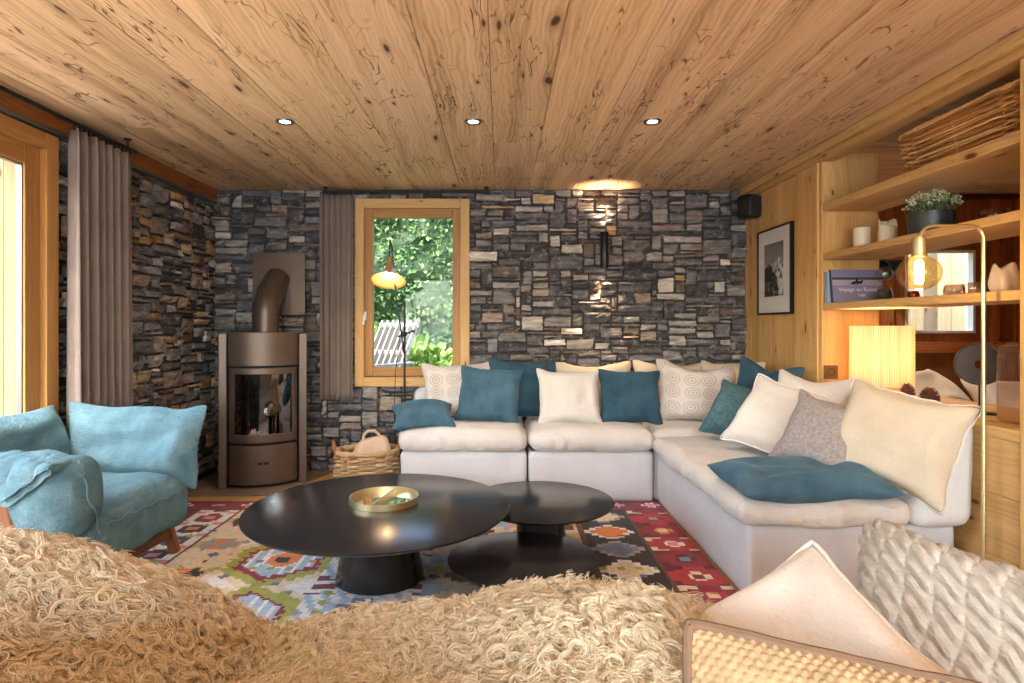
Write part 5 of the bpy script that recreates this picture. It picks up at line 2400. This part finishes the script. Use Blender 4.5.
n2_.location.z = 2.256

# ================================================================== FOREGROUND SOFA, FLEECES, CUSHIONS
ns = thing('near_sofa', 'sand-coloured sofa right in front of the viewer, seen over its back', 'sofa', (0, 0, 0), 0, None)
soft('base', M_LINEN, ns, (.12, .86, .17), (3.5, .94, .33), .03, n=(60, 20, 8), noise=.004)
soft('seat_cushion', M_SEAT, ns, (.12, .97, .39), (3.5, .74, .13), .06, n=(80, 20, 8), noise=.01, nscale=4)
soft('backrest', M_SAND, ns, (-.86, .48, .60), (1.56, .20, .51), .045, n=(80, 12, 16), noise=.006, nscale=4, seed=9)


def ridge_z(x):
    xs = [-1.6, -1.1, -.90, -.79, -.70, -.60, -.51, -.445, -.40, -.318, -.16, -.05, .046, .11, .236, .315, .378, .46, .6]
    zs = [.80, .83, .835, .826, .788, .738, .665, .600, .595, .630, .668, .675, .702, .722, .705, .682, .66, .62, .58]
    return np.interp(x, xs, zs)


def fleece(name, label, x0, x1, seed, n_locks, cols, L, rad):
    g = np.random.default_rng(seed)
    nu, nv = 46, 44
    t_ = thing(name, label, 'fleece', (0, 0, 0), 0, 'curly fleeces over the near sofa')
    U, Vv = np.meshgrid(np.linspace(0, 1, nu), np.linspace(0, 1, nv), indexing='ij')

    def surf(u, v):
        edge = .04 * vnoise(np.stack([v * 6, u * 0 + seed, u * 0], 1), 1, seed)
        x = x0 + (x1 - x0) * u + edge * (2 * u - 1)
        rz_ = ridge_z(x)
        # profile across the sofa: from the back top, over the ridge, down to the seat
        ys = np.array([.63, .72, .95, 1.10, 1.22, 1.31, 1.35])
        ys0 = .63 + .24 * np.clip((x - .12) / .2, 0, 1)
        y = ys0 + (1.35 - ys0) * v
        k = np.interp(y, ys, [0, .42, 1, .80, .42, .12, 0])
        zb = np.interp(y, [.63, .95, 1.25, 1.36], [.70, .57, .475, .43])
        z = zb + (np.maximum(rz_, zb + .02) - zb) * k
        z = z + .014 * vnoise(np.stack([x, y, x * 0], 1), 9, seed + 2)
        return np.stack([x, y, z], 1)
    P = surf(U.ravel(), Vv.ravel())
    hide = mesh_obj('hide', P, grid_faces(nu, nv, flip=True), M_FURHIDE, t_, True)
    sm_ = hide.modifiers.new('thickness', 'SOLIDIFY')
    sm_.thickness = .02
    # locks
    u, v = g.uniform(0, 1, n_locks), g.uniform(0, 1, n_locks)
    P0 = surf(u, v)
    e = 1e-3
    du, dv = surf(u + e, v) - P0, surf(u, v + e) - P0
    N = np.cross(du, dv)
    N *= np.sign(N[:, 2:3])
    N /= np.linalg.norm(N, axis=1)[:, None]
    lean = np.stack([vnoise(P0, 5, seed + 4), vnoise(P0, 5, seed + 5), -.35 + 0 * u], 1) * .75
    D = N + lean + g.normal(0, .22, N.shape)
    D /= np.linalg.norm(D, axis=1)[:, None]
    A1 = np.cross(D, g.normal(0, 1, D.shape))
    A1 /= np.linalg.norm(A1, axis=1)[:, None]
    A2 = np.cross(D, A1)
    per = 8
    K_ = 14
    Lk = L * g.uniform(.65, 1.25, n_locks)
    cr = g.uniform(.35, 1.0, n_locks) * .0115
    turns = g.uniform(.8, 2.1, n_locks)
    ph = g.uniform(0, 2 * PI, n_locks)
    hand = g.choice([-1, 1], n_locks)
    S_ = np.linspace(0, 1, K_)
    out = np.zeros((n_locks, per, K_, 3))
    for q in range(per):
        off = g.normal(0, .0021, (n_locks, 3))
        ls = Lk * g.uniform(.85, 1.08, n_locks)
        pj = ph + g.normal(0, .14, n_locks)
        crq = cr * g.uniform(.88, 1.14, n_locks)
        for k, s in enumerate(S_):
            r_ = crq * min(1, s * 2.2) * (1 + .5 * s)
            a = pj + hand * turns * 2 * PI * s
            out[:, q, k] = P0 + off * (1 - .35 * s) + D * (ls * (s - .18 * s * s))[:, None] + A1 * (r_ * np.cos(a))[:, None] + A2 * (r_ * np.sin(a))[:, None]
            out[:, q, k, 2] -= .010 * s * s
    pts = out.reshape(-1, 3)
    hc = bpy.data.hair_curves.new('fur')
    hc.add_curves([K_] * (n_locks * per))
    hc.position_data.foreach_set('vector', pts.astype(np.float32).ravel())
    ra = hc.attributes.get('radius') or hc.attributes.new('radius', 'FLOAT', 'POINT')
    rr_ = np.tile(rad * (1.0 - .6 * S_), n_locks * per).astype(np.float32)
    ra.data.foreach_set('value', rr_)
    t = NT(name + '_fibres')
    hi = t.n('HairInfo')
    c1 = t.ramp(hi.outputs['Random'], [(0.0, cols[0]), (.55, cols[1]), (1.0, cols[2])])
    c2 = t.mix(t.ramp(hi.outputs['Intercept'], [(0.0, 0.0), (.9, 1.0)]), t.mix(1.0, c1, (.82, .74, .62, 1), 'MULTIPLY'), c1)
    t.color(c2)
    t.b.inputs['Roughness'].default_value = .5
    t.b.inputs['Specular IOR Level'].default_value = .3
    t.b.inputs['Sheen Weight'].default_value = .3
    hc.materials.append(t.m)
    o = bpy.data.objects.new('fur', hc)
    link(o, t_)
    return t_


fleece('fleece', 'golden-cream curly fleece heaped over the near sofa beside the armchair', -1.45, -.42, 3, 12500, (S(200, 180, 150), S(220, 202, 174), S(236, 224, 202)), .052, .00085)
fleece('fleece', 'cream curly fleece over the near sofa below the coffee tables', -.43, .43, 5, 13000, (S(200, 182, 150), S(222, 206, 176), S(238, 226, 202)), .058, .00085)


# cushions on the near sofa
def cable(G, W, H_, side):
    nx, ny = G.shape[:2]
    G = G.copy()
    a_, b_ = np.abs(np.linspace(-1, 1, nx))[:, None], np.abs(np.linspace(-1, 1, ny))[None, :]
    G[..., 0] *= 1 - .17 * b_ ** 5 * a_ ** 3
    G[..., 2] *= 1 - .20 * a_ ** 5 * b_ ** 3
    u = np.linspace(0, 1, nx)[:, None] * W
    v = np.linspace(0, 1, ny)[None, :] * H_
    nu_, nv_ = .086, .030
    row = v / nv_
    th_ = 2 * PI * u / nu_ + .25 * np.sin(v * 40)
    sw = np.tanh(3 * np.cos(th_))
    sa, sb = row + .5 * np.sin(th_), row - .5 * np.sin(th_)
    ra_, rb_ = np.abs(np.cos(PI * sa)) ** .7, np.abs(np.cos(PI * sb)) ** .7
    ha = ra_ * (.6 + .4 * sw) * (1 + .10 * np.sin(7 * PI * sa))
    hb = rb_ * (.6 - .4 * sw) * (1 + .10 * np.sin(7 * PI * sb))
    h = np.maximum(ha, hb)
    gx, gy = np.gradient(G, axis=0), np.gradient(G, axis=1)
    n_ = np.cross(gx, gy)
    n_ /= np.maximum(np.linalg.norm(n_, axis=2), 1e-9)[..., None]
    if side > 0:
        n_ = n_ if (n_[..., 1].mean() > 0) else -n_
    else:
        n_ = n_ if (n_[..., 1].mean() < 0) else -n_
    e = np.minimum(1, np.minimum(np.minimum(u, W - u), np.minimum(v, H_ - v)) / .03)
    return G + n_ * (h * .0125 * e)[..., None]


def knit(G, W, H_, side):
    nx, ny = G.shape[:2]
    u = np.linspace(0, 1, nx)[:, None] * W
    v = np.linspace(0, 1, ny)[None, :] * H_
    h = np.abs(np.sin(PI * v / .0085)) ** .7 * (.5 + .5 * np.sin(2 * PI * u / .013 + PI * np.floor(v / .0085)))
    gx, gy = np.gradient(G, axis=0), np.gradient(G, axis=1)
    n_ = np.cross(gx, gy)
    n_ /= np.maximum(np.linalg.norm(n_, axis=2), 1e-9)[..., None]
    if (n_[..., 1].mean() > 0) != (side > 0):
        n_ = -n_
    return G + n_ * (h * .004)[..., None]


M_KNIT = fabric('tan_chunky_weave', S(176, 150, 116), S(134, 108, 80), 300, .2, bump=.4, mott=40)
GN = 'cushions on the near sofa'
pillow('pale grey cable-knit cushion at the right end of the near sofa', .62, .48, M_CABLE, .885, 1.005, .46, seed=2, tr=.36, flat=.15, group=GN, refine=12, post=cable, cz=.585, sag=0,
       axes=((.66, -.74, -.03), (.40, .42, .80)))
pillow('cream linen cushion tipped on its corner beside the cable-knit one', .46, .46, M_CREAM, .405, .885, .46, seed=4, tr=.20, group=GN, edge=M_CREAM, edge_r=.004, cz=.63, sag=0,
       axes=((.84, 0, .54), (-.05, .95, .18)))
pillow('tan woven cushion with brown piping nearest the viewer', .46, .40, M_KNIT, .43, .635, .46, seed=3, tr=.15, group=GN, edge=M_BROWNPIPE, edge_r=.0075, refine=12, post=knit, cz=.612, sag=0,
       axes=((.92, -.38, 0), (.05, .5, .86)))
